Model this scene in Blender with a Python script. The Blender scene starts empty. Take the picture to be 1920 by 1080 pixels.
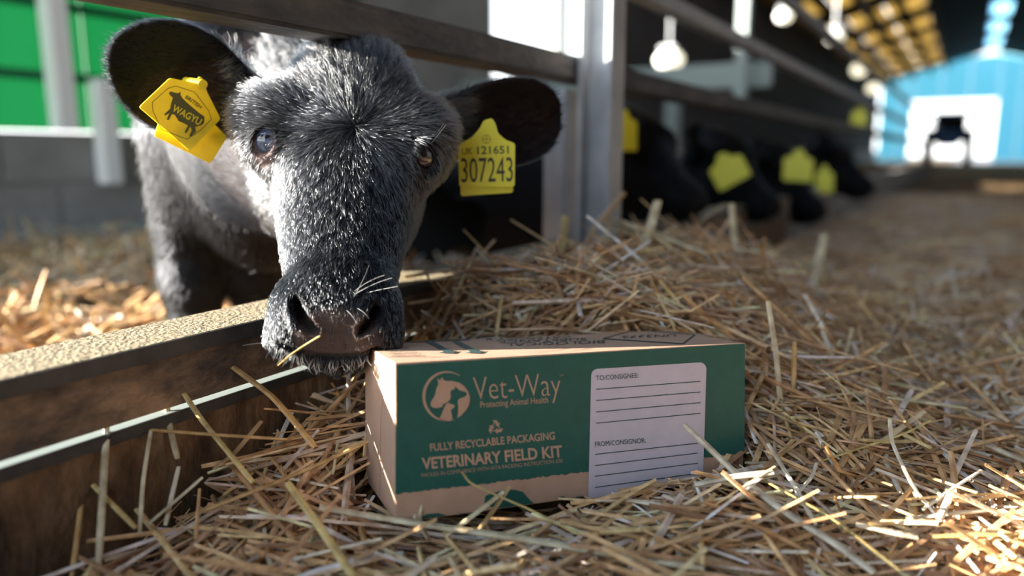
import bpy, bmesh, math, random
import numpy as np
from mathutils import Vector, Matrix

# ------------------------------------------------------------------ camera
SC = bpy.context.scene
COL = SC.collection
FPX = 1400.0
PITCH = math.atan(252 / 1400.0)
YAW = math.radians(31.07)
CAMH = 0.31
f0 = np.array([-math.sin(YAW), math.cos(YAW), 0.0])
RV = np.array([math.cos(YAW), math.sin(YAW), 0.0])
ZV = np.array([0, 0, 1.0])
FV = f0 * math.cos(PITCH) - ZV * math.sin(PITCH)
UV = f0 * math.sin(PITCH) + ZV * math.cos(PITCH)
CP = np.array([0, 0, CAMH])
cam = bpy.data.cameras.new('camera')
camo = bpy.data.objects.new('camera', cam)
COL.objects.link(camo)
camo.matrix_world = Matrix([[RV[i], UV[i], -FV[i], CP[i]] for i in range(3)] + [[0, 0, 0, 1]])
cam.sensor_width = 36
cam.lens = FPX / 1920 * 36
cam.clip_start = 0.01
cam.clip_end = 300
cam.dof.use_dof = True
cam.dof.focus_distance = 0.69
cam.dof.aperture_fstop = 1.9
SC.camera = camo
SC.view_settings.view_transform = 'Standard'
SC.view_settings.look = 'None'
SC.view_settings.gamma = 1
SC.view_settings.use_curve_mapping = False
SC.view_settings.exposure = 0.28

# ------------------------------------------------------------------ world: clear winter sky, brighter at the horizon
world = bpy.data.worlds.new('sky')
SC.world = world
world.use_nodes = True
nt = world.node_tree
nt.nodes.clear()
wo = nt.nodes.new('ShaderNodeOutputWorld')
wb = nt.nodes.new('ShaderNodeBackground')
wt = nt.nodes.new('ShaderNodeTexCoord')
ws = nt.nodes.new('ShaderNodeSeparateXYZ')
wr = nt.nodes.new('ShaderNodeValToRGB')
nt.links.new(wt.outputs['Generated'], ws.inputs[0])
nt.links.new(ws.outputs['Z'], wr.inputs[0])
nt.links.new(wr.outputs[0], wb.inputs[0])
nt.links.new(wb.outputs[0], wo.inputs[0])
el = wr.color_ramp.elements
el[0].position = 0.0
el[0].color = (1.0, 1.0, 0.98, 1)
el[1].position = 1.0
el[1].color = (0.27, 0.42, 0.68, 1)
e = el.new(0.35)
e.color = (0.66, 0.80, 0.98, 1)
wb.inputs[1].default_value = 3.1

# ------------------------------------------------------------------ low winter sun from the left
SUN_HEAD = math.radians(232)
SUN_EL = math.radians(11.5)
sun = bpy.data.lights.new('sun', 'SUN')
suno = bpy.data.objects.new('sun', sun)
COL.objects.link(suno)
sd = Vector((math.sin(SUN_HEAD) * math.cos(SUN_EL), math.cos(SUN_HEAD) * math.cos(SUN_EL), math.sin(SUN_EL)))
suno.rotation_euler = sd.to_track_quat('Z', 'Y').to_euler()
suno.location = sd * 20
sun.energy = 37.0
sun.angle = math.radians(0.5)
sun.color = (1.0, 0.94, 0.84)

# ------------------------------------------------------------------ helpers
rng = np.random.default_rng(7)
random.seed(7)

def ray(x, y):
    return RV * (x - 960) / FPX + UV * (540 - y) / FPX + FV

def at(x, y, d):
    return CP + ray(x, y) * d

def hit(x, y, ax, val):
    d = ray(x, y)
    return CP + d * ((val - CP[ax]) / d[ax])

def hitplane(x, y, p, n):
    d = ray(x, y)
    return CP + d * (np.dot(np.asarray(p) - CP, n) / np.dot(d, n))

def proj(P):
    d = np.asarray(P, float) - CP
    z = d @ FV
    return np.stack([960 + FPX * (d @ RV) / z, 540 - FPX * (d @ UV) / z], -1)

def lin(r, g, b):
    def c(v):
        v /= 255.0
        return v / 12.92 if v <= 0.04045 else ((v + 0.055) / 1.055) ** 2.4
    return (c(r), c(g), c(b), 1)

def tag(o, label=None, cat=None, group=None, kind=None):
    if label: o['label'] = label
    if cat: o['category'] = cat
    if group: o['group'] = group
    if kind: o['kind'] = kind
    return o

def empty(name, loc, label=None, cat=None, group=None):
    o = bpy.data.objects.new(name, None)
    COL.objects.link(o)
    o.location = Vector(loc)
    o.empty_display_size = 0.05
    return tag(o, label, cat, group)

def link(name, me, m=None, parent=None, smooth=False):
    o = bpy.data.objects.new(name, me)
    COL.objects.link(o)
    if m is not None and len(me.materials) == 0:
        me.materials.append(m)
    if smooth:
        me.polygons.foreach_set('use_smooth', np.ones(len(me.polygons), bool))
    if parent is not None:
        o.parent = parent
        bpy_loc = parent.matrix_basis
        if parent.parent is not None:
            bpy_loc = parent.parent.matrix_basis @ parent.matrix_parent_inverse @ parent.matrix_basis
        o.matrix_parent_inverse = bpy_loc.inverted()
    return o

def pyd(name, v, f, m=None, parent=None, smooth=False):
    me = bpy.data.meshes.new(name)
    me.from_pydata([tuple(map(float, p)) for p in v], [], [tuple(map(int, q)) for q in f])
    me.update()
    return link(name, me, m, parent, smooth)

def npmesh(name, V, Fq):
    """fast mesh from arrays of verts and quads / tris"""
    me = bpy.data.meshes.new(name)
    V = np.asarray(V, np.float32); Fq = np.asarray(Fq, np.int32)
    k = Fq.shape[1]
    me.vertices.add(len(V)); me.vertices.foreach_set('co', V.ravel())
    me.loops.add(Fq.size); me.loops.foreach_set('vertex_index', Fq.ravel())
    me.polygons.add(len(Fq))
    me.polygons.foreach_set('loop_start', np.arange(0, Fq.size, k, dtype=np.int32))
    me.polygons.foreach_set('use_smooth', np.ones(len(Fq), bool))
    me.update(calc_edges=True)
    return me

def vcol(me, name, C):
    a = me.attributes.new(name, 'FLOAT_COLOR', 'POINT')
    C = np.asarray(C, np.float32)
    if C.shape[1] == 3:
        C = np.concatenate([C, np.ones((len(C), 1), np.float32)], 1)
    a.data.foreach_set('color', np.ascontiguousarray(C).ravel())

def box_bm(bm, c, s, rot=None):
    M = Matrix.Translation(Vector(c)) @ (rot.to_4x4() if rot is not None else Matrix()) @ Matrix.Diagonal((s[0], s[1], s[2], 1))
    return bmesh.ops.create_cube(bm, size=1, matrix=M)

def boxo(name, lo, hi, m, parent=None, bev=0.0):
    bm = bmesh.new()
    lo = np.array(lo, float); hi = np.array(hi, float)
    box_bm(bm, (lo + hi) / 2, hi - lo)
    if bev:
        bmesh.ops.bevel(bm, geom=list(bm.edges), offset=bev, segments=2, affect='EDGES')
    me = bpy.data.meshes.new(name); bm.to_mesh(me); bm.free()
    return link(name, me, m, parent)

def tube(path, rad, sides=8, cap=True):
    P = [Vector(p) for p in path]
    n = len(P)
    if not hasattr(rad, '__len__'): rad = [rad] * n
    V = []; Fc = []
    up = Vector((0, 0, 1))
    for i in range(n):
        t = (P[min(i + 1, n - 1)] - P[max(i - 1, 0)]).normalized()
        a = t.cross(up if abs(t.z) < 0.95 else Vector((1, 0, 0))).normalized()
        b = t.cross(a)
        for k in range(sides):
            th = 2 * math.pi * k / sides
            V.append(P[i] + (a * math.cos(th) + b * math.sin(th)) * rad[i])
    for i in range(n - 1):
        for k in range(sides):
            k2 = (k + 1) % sides
            Fc.append((i * sides + k, i * sides + k2, (i + 1) * sides + k2, (i + 1) * sides + k))
    if cap:
        Fc.append(tuple(range(sides))[::-1]); Fc.append(tuple(range((n - 1) * sides, n * sides)))
    return V, Fc

def prism(name, pts, off, m, parent=None):
    """polygon extruded along off (behind the front face)"""
    n = len(pts); pts = [np.asarray(p, float) for p in pts]
    V = pts + [p + off for p in pts]
    Fc = [tuple(range(n))[::-1], tuple(range(n, 2 * n))] + [(i, (i + 1) % n, n + (i + 1) % n, n + i) for i in range(n)]
    o = pyd(name, V, Fc, m, parent)
    bm = bmesh.new(); bm.from_mesh(o.data); bmesh.ops.recalc_face_normals(bm, faces=bm.faces); bm.to_mesh(o.data); bm.free()
    return o

# ------------------------------------------------------------------ materials
def mat(name, col, rough=0.6, spec=0.4, metal=0.0, col2=None, nscale=8.0, detail=6.0, lo=0.35, hi=0.7, stretch=None,
        bump=0.0, bscale=60.0, attr=None, sheen=0.0, coat=0.0, coatr=0.1, trans=None, col3=None):
    m = bpy.data.materials.new(name)
    m.use_nodes = True
    t = m.node_tree; N = t.nodes; L = t.links
    b = N['Principled BSDF']
    b.inputs['Base Color'].default_value = tuple(col[:3]) + (1,)
    b.inputs['Roughness'].default_value = rough
    b.inputs['Specular IOR Level'].default_value = spec
    b.inputs['Metallic'].default_value = metal
    b.inputs['Sheen Weight'].default_value = sheen
    b.inputs['Coat Weight'].default_value = coat
    b.inputs['Coat Roughness'].default_value = coatr
    tc = N.new('ShaderNodeTexCoord'); mp = N.new('ShaderNodeMapping')
    L.new(tc.outputs['Object'], mp.inputs[0])
    if stretch: mp.inputs['Scale'].default_value = stretch
    if attr:
        a = N.new('ShaderNodeAttribute'); a.attribute_name = attr
        if attr == 'col':
            n = N.new('ShaderNodeTexNoise'); n.inputs['Scale'].default_value = 70; n.inputs['Detail'].default_value = 6
            L.new(mp.outputs[0], n.inputs['Vector'])
            r = N.new('ShaderNodeValToRGB'); r.color_ramp.elements[0].position = .32; r.color_ramp.elements[1].position = .66
            r.color_ramp.elements[0].color = (.58, .50, .42, 1); r.color_ramp.elements[1].color = (1.12, 1.1, 1.08, 1)
            mm = N.new('ShaderNodeMix'); mm.data_type = 'RGBA'; mm.blend_type = 'MULTIPLY'; mm.inputs[0].default_value = 1.0
            L.new(n.outputs['Fac'], r.inputs[0]); L.new(a.outputs['Color'], mm.inputs[6]); L.new(r.outputs[0], mm.inputs[7])
            L.new(mm.outputs[2], b.inputs['Base Color'])
        else:
            L.new(a.outputs['Color'], b.inputs['Base Color'])
    elif col2 is not None:
        n = N.new('ShaderNodeTexNoise'); n.inputs['Scale'].default_value = nscale; n.inputs['Detail'].default_value = detail
        n.inputs['Roughness'].default_value = 0.65
        L.new(mp.outputs[0], n.inputs['Vector'])
        r = N.new('ShaderNodeValToRGB'); r.color_ramp.elements[0].position = lo; r.color_ramp.elements[1].position = hi
        r.color_ramp.elements[0].color = tuple(col[:3]) + (1,); r.color_ramp.elements[1].color = tuple(col2[:3]) + (1,)
        if col3 is not None:
            e = r.color_ramp.elements.new((lo + hi) / 2); e.color = tuple(col3[:3]) + (1,)
        L.new(n.outputs['Fac'], r.inputs[0]); L.new(r.outputs[0], b.inputs['Base Color'])
    if bump:
        n2 = N.new('ShaderNodeTexNoise'); n2.inputs['Scale'].default_value = bscale; n2.inputs['Detail'].default_value = 5
        L.new(mp.outputs[0], n2.inputs['Vector'])
        bp = N.new('ShaderNodeBump'); bp.inputs['Strength'].default_value = bump; bp.inputs['Distance'].default_value = 0.01
        L.new(n2.outputs['Fac'], bp.inputs['Height']); L.new(bp.outputs[0], b.inputs['Normal'])
    if trans:
        tr = N.new('ShaderNodeBsdfTranslucent'); tr.inputs[0].default_value = tuple(trans[:3]) + (1,)
        mx = N.new('ShaderNodeMixShader'); mx.inputs[0].default_value = trans[3]
        L.new(b.outputs[0], mx.inputs[1]); L.new(tr.outputs[0], mx.inputs[2]); L.new(mx.outputs[0], N['Material Output'].inputs[0])
    return m

def emit(name, col, s):
    m = bpy.data.materials.new(name); m.use_nodes = True
    b = m.node_tree.nodes['Principled BSDF']
    b.inputs['Emission Color'].default_value = tuple(col[:3]) + (1,)
    b.inputs['Emission Strength'].default_value = s
    return m

M_conc = mat('concrete', (.25, .235, .22), .9, .2, col2=(.36, .34, .31), nscale=3, bump=.3, bscale=40)
M_block = mat('block_wall', (.20, .20, .195), .9, .2, col2=(.31, .305, .29), nscale=2.5, bump=.3)
M_dung = mat('bedding_earth', (.10, .065, .035), .95, .1, col2=(.22, .15, .075), nscale=6, bump=.6, bscale=30)
M_floorstraw = mat('trodden_straw', (.20, .14, .085), .9, .15, col2=(.44, .31, .19), nscale=9, detail=10, bump=.8, bscale=50, col3=(.27, .18, .09))
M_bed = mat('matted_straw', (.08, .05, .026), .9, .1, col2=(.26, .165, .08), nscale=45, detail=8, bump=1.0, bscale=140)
M_straw = mat('straw', (.6, .45, .2), .42, .5, attr='col', bump=.15, bscale=300, trans=(.62, .46, .2, .12))
M_green = mat('green_sheet', (.03, .20, .10), .6, .3, col2=(.05, .28, .15), nscale=1.2, trans=(.05, .26, .13, .6))
M_white = mat('near_white', (.85, .87, .84), .6, .3)  # even near-white for the two posts by the block wall
M_bluewall = mat('blue_sheet', (.35, .62, .70), .6, .3, trans=(.42, .80, .88, .7))
M_ridge = mat('ridge_sheet', (.5, .8, .95), .5, .3, trans=(.62, .9, 1.0, .85))
M_amber = mat('yellowed_rooflight', (.30, .22, .10), .7, .2, col2=(.45, .35, .17), nscale=2, trans=(.62, .48, .22, .55))
M_roof = mat('fibre_cement_roof', (.035, .037, .042), .9, .2, col2=(.06, .06, .066), nscale=3)
M_purlin = mat('timber_purlin', (.10, .065, .03), .85, .2)
M_galv = mat('galvanised_steel', (.30, .315, .33), .5, .5, metal=.15, col2=(.42, .435, .45), nscale=14, bump=.05)
M_galvp = mat('pale_galvanised', (.24, .28, .265), .5, .5, metal=.15)
M_rail = mat('weathered_steel', (.045, .045, .048), .6, .45, metal=.25, col2=(.17, .10, .055), nscale=22, detail=9, lo=.42, hi=.78, bump=.35, bscale=120, stretch=(1, .35, 1), col3=(.095, .090, .085))
M_rust = mat('rusty_steel', (.07, .055, .046), .7, .4, metal=.1, col2=(.38, .25, .15), nscale=26, detail=10, lo=.38, hi=.66, bump=.35, bscale=150, stretch=(1, .6, 1), col3=(.19, .13, .085))
M_chaff = mat('chaff_covered_steel', (.12, .09, .05), .8, .3, col2=(.36, .30, .19), nscale=130, detail=10, lo=.3, hi=.7, bump=.5, bscale=260, col3=(.23, .185, .115))
M_plank = mat('old_plank', (.03, .022, .016), .85, .2, col2=(.34, .22, .125), nscale=16, detail=10, lo=.36, hi=.68, bump=.6, bscale=60, stretch=(1, .9, .45), col3=(.16, .10, .056))
M_kraft = mat('kraft_card', (.41, .255, .17), .75, .25, col2=(.47, .30, .205), nscale=40, bump=.04, bscale=300)
M_pgreen = mat('print_green', (.0095, .080, .062), .5, .35, col2=(.013, .098, .077), nscale=60)
M_pdark = mat('print_dark', (.02, .055, .052), .6, .3)
M_plabel = mat('print_label', (.52, .46, .51), .7, .25, col2=(.57, .51, .56), nscale=60)
M_tag = mat('yellow_plastic', (.72, .56, .015), .38, .5, col2=(.80, .66, .03), nscale=80, trans=(.9, .7, .03, .15))
M_tagpale = mat('pale_yellow_plastic', (.66, .63, .045), .4, .5, col2=(.72, .68, .07), nscale=80, trans=(.8, .8, .06, .15))
M_ink = mat('tag_ink', (.05, .055, .035), .6, .3)
M_inkg = mat('tag_ink_olive', (.10, .09, .025), .6, .3)
M_tagyel = mat('tag_reverse_print', (.78, .62, .03), .4, .4)

# ------------------------------------------------------------------ structure: ground and barn
def struct(o):
    o['kind'] = 'structure'
    return o

BX = -0.57          # passage side of the feed barrier
struct(boxo('floor', (BX - .03, -4, -.30), (14, 70, -.06), M_floorstraw))
struct(boxo('floor_pen', (-9, -8, -.30), (BX - .03, 70, -.05), M_dung))
WX = -3.4
wl = struct(boxo('wall_left', (WX - .15, -.7, -.1), (WX, 36, .40), M_block))
for i in range(12):   # block courses with recessed joints along the stretch in view
    for k in range(2):
        boxo('block', (WX - .02, .9 + .45 * i - .22 * k, -.02 + .21 * k), (WX + .012, .9 + .45 * i + .435 - .22 * k, .175 + .21 * k), M_block, wl)
struct(boxo('trim_1', (WX + .012, .6, -.08), (WX + .42, 9, .0), M_conc))
gs = empty('green_sheeting', (WX - .05, 1.2, .41), 'translucent green sheeting above the low block wall of the pen', 'sheeting')
for k in range(9):
    y0 = -.30 + k * .46
    boxo('panel', (WX - .06, y0, .41), (WX - .052 + .006 * (k % 2), y0 + .455, 1.50), M_green, gs)
boxo('rail', (WX - .05, -.30, .62), (WX - .03, 3.7, .66), M_green, gs)
boxo('rail', (WX - .05, -.30, .92), (WX - .03, 3.7, .96), M_green, gs)
wb2 = struct(boxo('wall_back', (WX - .15, 3.7, .40), (WX - .10, 5.5, 3.24), M_block))
struct(boxo('wall_upper', (WX - .15, 7.45, .40), (WX - .10, 36, 3.24), M_roof))
struct(boxo('trim_2', (WX - .15, 5.1, .40), (WX - .10, 7.45, .78), M_block))
def post_px(name, px, ytop, ybot, X, wpx, m, label, grp=None):
    a = hit(px, ybot, 0, X); b = hit(px, ytop, 0, X)
    d = np.dot(a - CP, FV); w = wpx / FPX * d / 2
    o = boxo(name, (X - w, a[1] - w, a[2]), (X + w, a[1] + w, b[2]), m, None, w * .2)
    return tag(o, label, 'post', grp)
post_px('timber_post', 122, -60, 245, WX + .03, 38, M_white, 'tall white post against the green sheeting, nearer the left edge')
post_px('timber_post', 208, 150, 345, WX + .06, 34, M_white, 'short white post fixed low across the block wall')
post_px('timber_post', 1040, -120, 200, WX - .05, 34, M_galvp, 'pale post dividing the bright window opening')

# roof
ridge_x, ridge_z, eave_x, eave_z = .4, 4.3, -3.6, 3.2
def roof_z(x): return ridge_z - abs(x - ridge_x) * (ridge_z - eave_z) / (ridge_x - eave_x)
def slab(name, x0, x1, y0, y1, m, parent=None, dz=0.0, th=.06):
    z0, z1 = roof_z(x0) + dz, roof_z(x1) + dz
    V = [(x0, y0, z0), (x1, y0, z1), (x1, y1, z1), (x0, y1, z0), (x0, y0, z0 + th), (x1, y0, z1 + th), (x1, y1, z1 + th), (x0, y1, z0 + th)]
    Fc = [(0, 3, 2, 1), (4, 5, 6, 7), (0, 1, 5, 4), (1, 2, 6, 5), (2, 3, 7, 6), (3, 0, 4, 7)]
    return pyd(name, V, Fc, m, parent)
roofs = struct(slab('roof_right', ridge_x + .25, 3.6, -2.5, 36, M_roof))
rl = struct(slab('roof_left', -1.2, ridge_x - .25, -2.5, 36, M_roof))
ys = -2.5; k = 0
while ys < 36:
    y1 = min(ys + 1.6, 36)
    if k % 2 == 0 and ys > 5:
        for j in range(3):
            slab('rooflight', -3.6 + j * .8 + .03, -3.6 + j * .8 + .77, ys, y1, M_amber, rl)
        slab('roof_sheet', -1.2 + .0, -1.14, ys, y1, M_roof, rl, -.03)
    else:
        slab('roof_sheet', -3.6, -1.2, ys, y1, M_roof, rl)
    ys = y1; k += 1
for x in np.arange(-3.5, -1, .6):
    slab('purlin', x, x + .12, -2.5, 36, M_purlin, rl, -.22, .2)
for i, y in enumerate(np.arange(17.0, 35, 3.6)):
    rp = empty('ridge_light', (ridge_x, y, ridge_z), 'pale blue ridge rooflight, %s from the near end' % ['first', 'second', 'third', 'fourth', 'fifth', 'sixth'][i], 'rooflight', 'ridge rooflights')
    boxo('panel', (ridge_x - .27, y, ridge_z - .06), (ridge_x + .27, y + 2.3, ridge_z - .03), M_ridge, rp)
    boxo('frame', (ridge_x - .27, y + 2.3, ridge_z - .10), (ridge_x + .27, y + 3.55, ridge_z), M_roof, rp)
# far gable of pale blue sheets round a doorway
GY = 36.0
gw = struct(empty('wall_far', (0, GY, 0)))
gx0 = hit(1706, 250, 1, GY)[0]; gx1 = hit(1864, 250, 1, GY)[0]; gz = hit(1780, 188, 1, GY)[2]
xs = list(np.arange(-3.4, gx0 - .05, .75)) + [gx0]
for a, b in zip(xs[:-1], xs[1:]):
    z = roof_z((a + b) / 2)
    pyd('sheet', [(a + .004, GY, 0), (b - .004, GY, 0), (b - .004, GY, roof_z(b)), (a + .004, GY, roof_z(a)), (a + .004, GY + .03, 0), (b - .004, GY + .03, 0), (b - .004, GY + .03, roof_z(b)), (a + .004, GY + .03, roof_z(a))],
        [(0, 1, 2, 3), (7, 6, 5, 4), (0, 3, 7, 4), (1, 5, 6, 2), (3, 2, 6, 7), (0, 4, 5, 1)], M_bluewall, gw)
xs = [gx0, (gx0 * 2 + gx1) / 3, (gx0 + 2 * gx1) / 3, gx1]
for a, b in zip(xs[:-1], xs[1:]):
    pyd('sheet', [(a + .004, GY, gz), (b - .004, GY, gz), (b - .004, GY, roof_z(b)), (a + .004, GY, roof_z(a)), (a + .004, GY + .03, gz), (b - .004, GY + .03, gz), (b - .004, GY + .03, roof_z(b)), (a + .004, GY + .03, roof_z(a))],
        [(0, 1, 2, 3), (7, 6, 5, 4), (0, 3, 7, 4), (1, 5, 6, 2), (3, 2, 6, 7), (0, 4, 5, 1)], M_bluewall, gw)
xs = [gx1] + list(np.arange(gx1 + .75, 3.5, .75))
for a, b in zip(xs[:-1], xs[1:]):
    pyd('sheet', [(a + .004, GY, 0), (b - .004, GY, 0), (b - .004, GY, roof_z(b)), (a + .004, GY, roof_z(a)), (a + .004, GY + .03, 0), (b - .004, GY + .03, 0), (b - .004, GY + .03, roof_z(b)), (a + .004, GY + .03, roof_z(a))],
        [(0, 1, 2, 3), (7, 6, 5, 4), (0, 3, 7, 4), (1, 5, 6, 2), (3, 2, 6, 7), (0, 4, 5, 1)], M_bluewall, gw)
struct(boxo('wall_right', (3.4, -2.5, -.1), (3.5, 36, 3.45), M_roof))
struct(boxo('wall_shade', (.7, -2.6, -.1), (3.5, -2.5, 4.2), M_roof))  # unseen wall added behind the camera to darken the right-hand sides
struct(boxo('ground_outside', (-40, 36, -.30), (40, 120, -.055), M_conc))

# ------------------------------------------------------------------ feed barrier
fb = empty('feed_barrier', (BX, 1.2, 0), 'rusty steel feed barrier kerb with a bolted timber plank below', 'barrier')
boxo('top_flange', (BX - .075, -1.5, .1455), (BX, 2.95, .1530), M_chaff, fb, .001)
boxo('web', (BX - .007, -1.5, .0938), (BX - .0005, 2.95, .1465), M_rust, fb, .001)
boxo('plank', (BX - .03, -1.5, -.055), (BX + .003, 2.95, .0895), M_plank, fb, .0015)
boxo('lit_edge_strip', (BX - .03, -1.5, .0897), (BX + .0022, 2.95, .0905), M_galvp, fb)  # pale strip added so the sunlit line above the plank shows bright
boxo('kerb_end', (BX - .075, 2.96, -.055), (BX, 14, .15), M_conc, fb)
M_dark = mat('blackened_steel', (.03, .031, .034), .6, .4, col2=(.075, .068, .06), nscale=30)
boxo('lip', (BX - .0006, -1.5, .1385), (BX + .0012, 2.95, .1526), M_dark, fb)
boxo('plank_edge', (BX + .0028, -1.5, .0800), (BX + .0040, 2.95, .0892), M_dark, fb)
for y in (.05, .95, 1.9, 2.8):
    boxo('bracket', (BX - .055, y, -.05), (BX - .031, y + .05, .145), M_galv, fb)
def rail(name, x0, x1, z0, z1, y0, y1, m, label):
    o = boxo(name, (x0, y0, z0), (x1, y1, z1), m, None, .004)
    return tag(o, label, 'rail')
rail('neck_rail', BX - .053, BX, .4295, .4700, -1.5, 14, M_rail, 'dark weathered steel neck rail running over the calf\'s head')
rail('upper_rail', BX - .05, BX - .01, 0.615, .648, 1.30, 14, M_galv, 'grey steel upper rail sloping above the row of black calves')
rail('top_rail', BX - .09, BX - .05, 0.86, .895, 1.6, 20, M_galv, 'highest grey steel rail running towards the blue gable')
# H section post
def hpost(px, wpx, X, z0, z1, label, flange=.010):
    c = hit(px, 288, 0, X); d = np.dot(c - CP, FV); w = wpx / FPX * d
    e = empty('steel_post', (X, c[1], z0), label, 'post')
    boxo('flange', (X - w * .55, c[1] - w * .5, z0), (X - w * .55 + flange, c[1] + w * .5, z1), M_galv, e, .002)
    boxo('flange', (X + w * .55 - flange, c[1] - w * .5, z0), (X + w * .55, c[1] + w * .5, z1), M_galv, e, .002)
    boxo('web', (X - w * .55 + flange, c[1] - .004, z0), (X + w * .55 - flange, c[1] + .004, z1), M_galv, e)
hpost(1124, 62, BX + .034, -.06, 1.5, 'grey steel H-section post standing in front of the rails')
post_px('steel_stanchion', 1048, 168, 520, BX - .075, 48, M_galv, 'short grey stanchion under the neck rail left of the steel post')
post_px('steel_stanchion', 1386, -60, 212, -1.25, 22, M_galvp, 'pale thin stanchion hanging between the upper rails')
o = tag(boxo('cross_rail', (-3.5, 5.0, hit(1300, 168, 1, 5.0)[2]), (hit(1445, 150, 1, 5.0)[0], 5.06, hit(1300, 122, 1, 5.0)[2]), M_galvp, None, .01), 'pale horizontal gate rail across the pen behind the calves', 'rail')
post_px('gate_latch', 1252, 135, 480, -2.2, 24, M_galvp, 'short pale latch post under the gate rail')

# bulkhead lamps
M_lamp = emit('lamp_glass', (1.0, .92, .66), 1.5)
for i, (px, py, D, r) in enumerate([(1255, 112, 7, .11), (1565, 70, 8, .09), (1611, 131, 11, .11), (1637, 166, 15, .12), (1162, 148, 7.5, .055), (1470, 30, 7, .075)]):
    c = at(px, py, D)
    e = empty('barn_lamp', c, ['large oval lamp above the pen behind the rails', 'first lamp of the row under the roof, highest up', 'second lamp of the row under the roof', 'third lamp of the row under the roof, nearest the gable', 'small lamp beside the grey steel post', 'lamp between the two sloping upper rails'][i], 'lamp', 'barn lamps')
    bm = bmesh.new()
    bmesh.ops.create_uvsphere(bm, u_segments=20, v_segments=10, radius=r, matrix=Matrix.Translation(Vector(c)) @ Matrix.Diagonal((1.2 if i == 0 else 1, 1, .8, 1)))
    me = bpy.data.meshes.new('glass'); bm.to_mesh(me); bm.free(); link('glass', me, M_lamp, e, True)
    boxo('housing', c + np.array([-r * .7, -r * .7, r * .7]), c + np.array([r * .7, r * .7, r * 1.1]), M_galv, e, .005)
    V, Fc = tube([c + np.array([0, 0, r]), (c[0], c[1], max(roof_z(c[0]), c[2] + r * 1.5))], .012, 6); pyd('hanger', V, Fc, M_galv, e)

# tractor in the doorway
M_trac = mat('tractor_blue', (.03, .12, .35), .5, .5)
M_tyre = mat('tyre', (.02, .02, .022), .9, .2)
tc = hit(1776, 309, 2, 0.0) * np.array([1, 0, 0]) ; TY = 31.0; tx = hit(1776, 288, 1, TY)[0]
te = empty('tractor', (tx, TY, -.05), 'blue tractor parked in the bright far doorway', 'tractor')
boxo('bonnet', (tx - .35, TY - 1.6, .55), (tx + .35, TY + .1, 1.10), M_trac, te, .08)
boxo('cab', (tx - .5, TY, .7), (tx + .5, TY + 1.1, 1.62), M_tyre, te, .06)
boxo('cab_roof', (tx - .58, TY - .1, 1.62), (tx + .58, TY + 1.2, 1.76), M_trac, te, .05)
for s in (-1, 1):
    for (yy, r, wd) in ((-1.2, .38, .22), (.6, .62, .32)):
        bm = bmesh.new()
        bmesh.ops.create_cone(bm, cap_ends=True, segments=24, radius1=r, radius2=r, depth=wd, matrix=Matrix.Translation((tx + s * .62, TY + yy, r - .05)) @ Matrix.Rotation(math.pi / 2, 4, 'Y'))
        bmesh.ops.bevel(bm, geom=[e for e in bm.edges if e.calc_face_angle(0) > 1], offset=.05, segments=2, affect='EDGES')
        me = bpy.data.meshes.new('wheel'); bm.to_mesh(me); bm.free(); link('wheel', me, M_tyre, te)

# ------------------------------------------------------------------ box pose (fitted)
BL, BH, BD = .34, .1278, .1204
BO = np.array([-.3621, .4225, .0217])
BR = np.array([[.6005, -.7973, -.0603], [.7981, .5932, .1053], [-.0481, -.1113, .9926]])
def bp(a, b, c):        # a along length, b into depth, c up
    return BO + BR @ np.array([a, b, c], float)
FN = -BR[:, 1]          # outward normal of the printed front

# ------------------------------------------------------------------ flat printing: polygons and lettering set on a plane
def text2d(s, bold=0.0):
    cu = bpy.data.curves.new('t', 'FONT'); cu.body = s; cu.size = 1.0; cu.offset = bold; cu.resolution_u = 3
    ob = bpy.data.objects.new('t', cu); COL.objects.link(ob)
    dg = bpy.context.evaluated_depsgraph_get(); dg.update()
    me = bpy.data.meshes.new_from_object(ob.evaluated_get(dg))
    V = np.zeros(len(me.vertices) * 3, np.float32); me.vertices.foreach_get('co', V); V = V.reshape(-1, 3)[:, :2].astype(float)
    Fc = [tuple(p.vertices) for p in me.polygons]
    bpy.data.objects.remove(ob); bpy.data.curves.remove(cu); bpy.data.meshes.remove(me)
    return V, Fc

CAPH = None
def text_px(name, s, p0, p1, hpx, plane, m, parent, bold=0.0, up=None):
    """lettering from pixel p0 (baseline left) to p1 (baseline right), capital height hpx, laid on the plane (point, normal)"""
    global CAPH
    if CAPH is None:
        CAPH = text2d('H')[0][:, 1].max()
    V, Fc = text2d(s, bold)
    x0, x1 = V[:, 0].min(), V[:, 0].max()
    p0 = np.array(p0, float); p1 = np.array(p1, float)
    X = p1 - p0
    if up is None:
        up = np.array([X[1], -X[0]]); up = up / np.linalg.norm(up)
        if up[1] > 0 and hpx > 0: up = up
    q = p0 + ((V[:, 0] - x0) / (x1 - x0))[:, None] * X + (V[:, 1] / CAPH * hpx)[:, None] * np.asarray(up)
    P = [hitplane(a[0], a[1], *plane) for a in q]
    return pyd(name, P, Fc, m, parent)

def poly_px(name, pts, plane, m, parent):
    P = [hitplane(a[0], a[1], *plane) for a in pts]
    return pyd(name, P, [tuple(range(len(P)))], m, parent)

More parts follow.
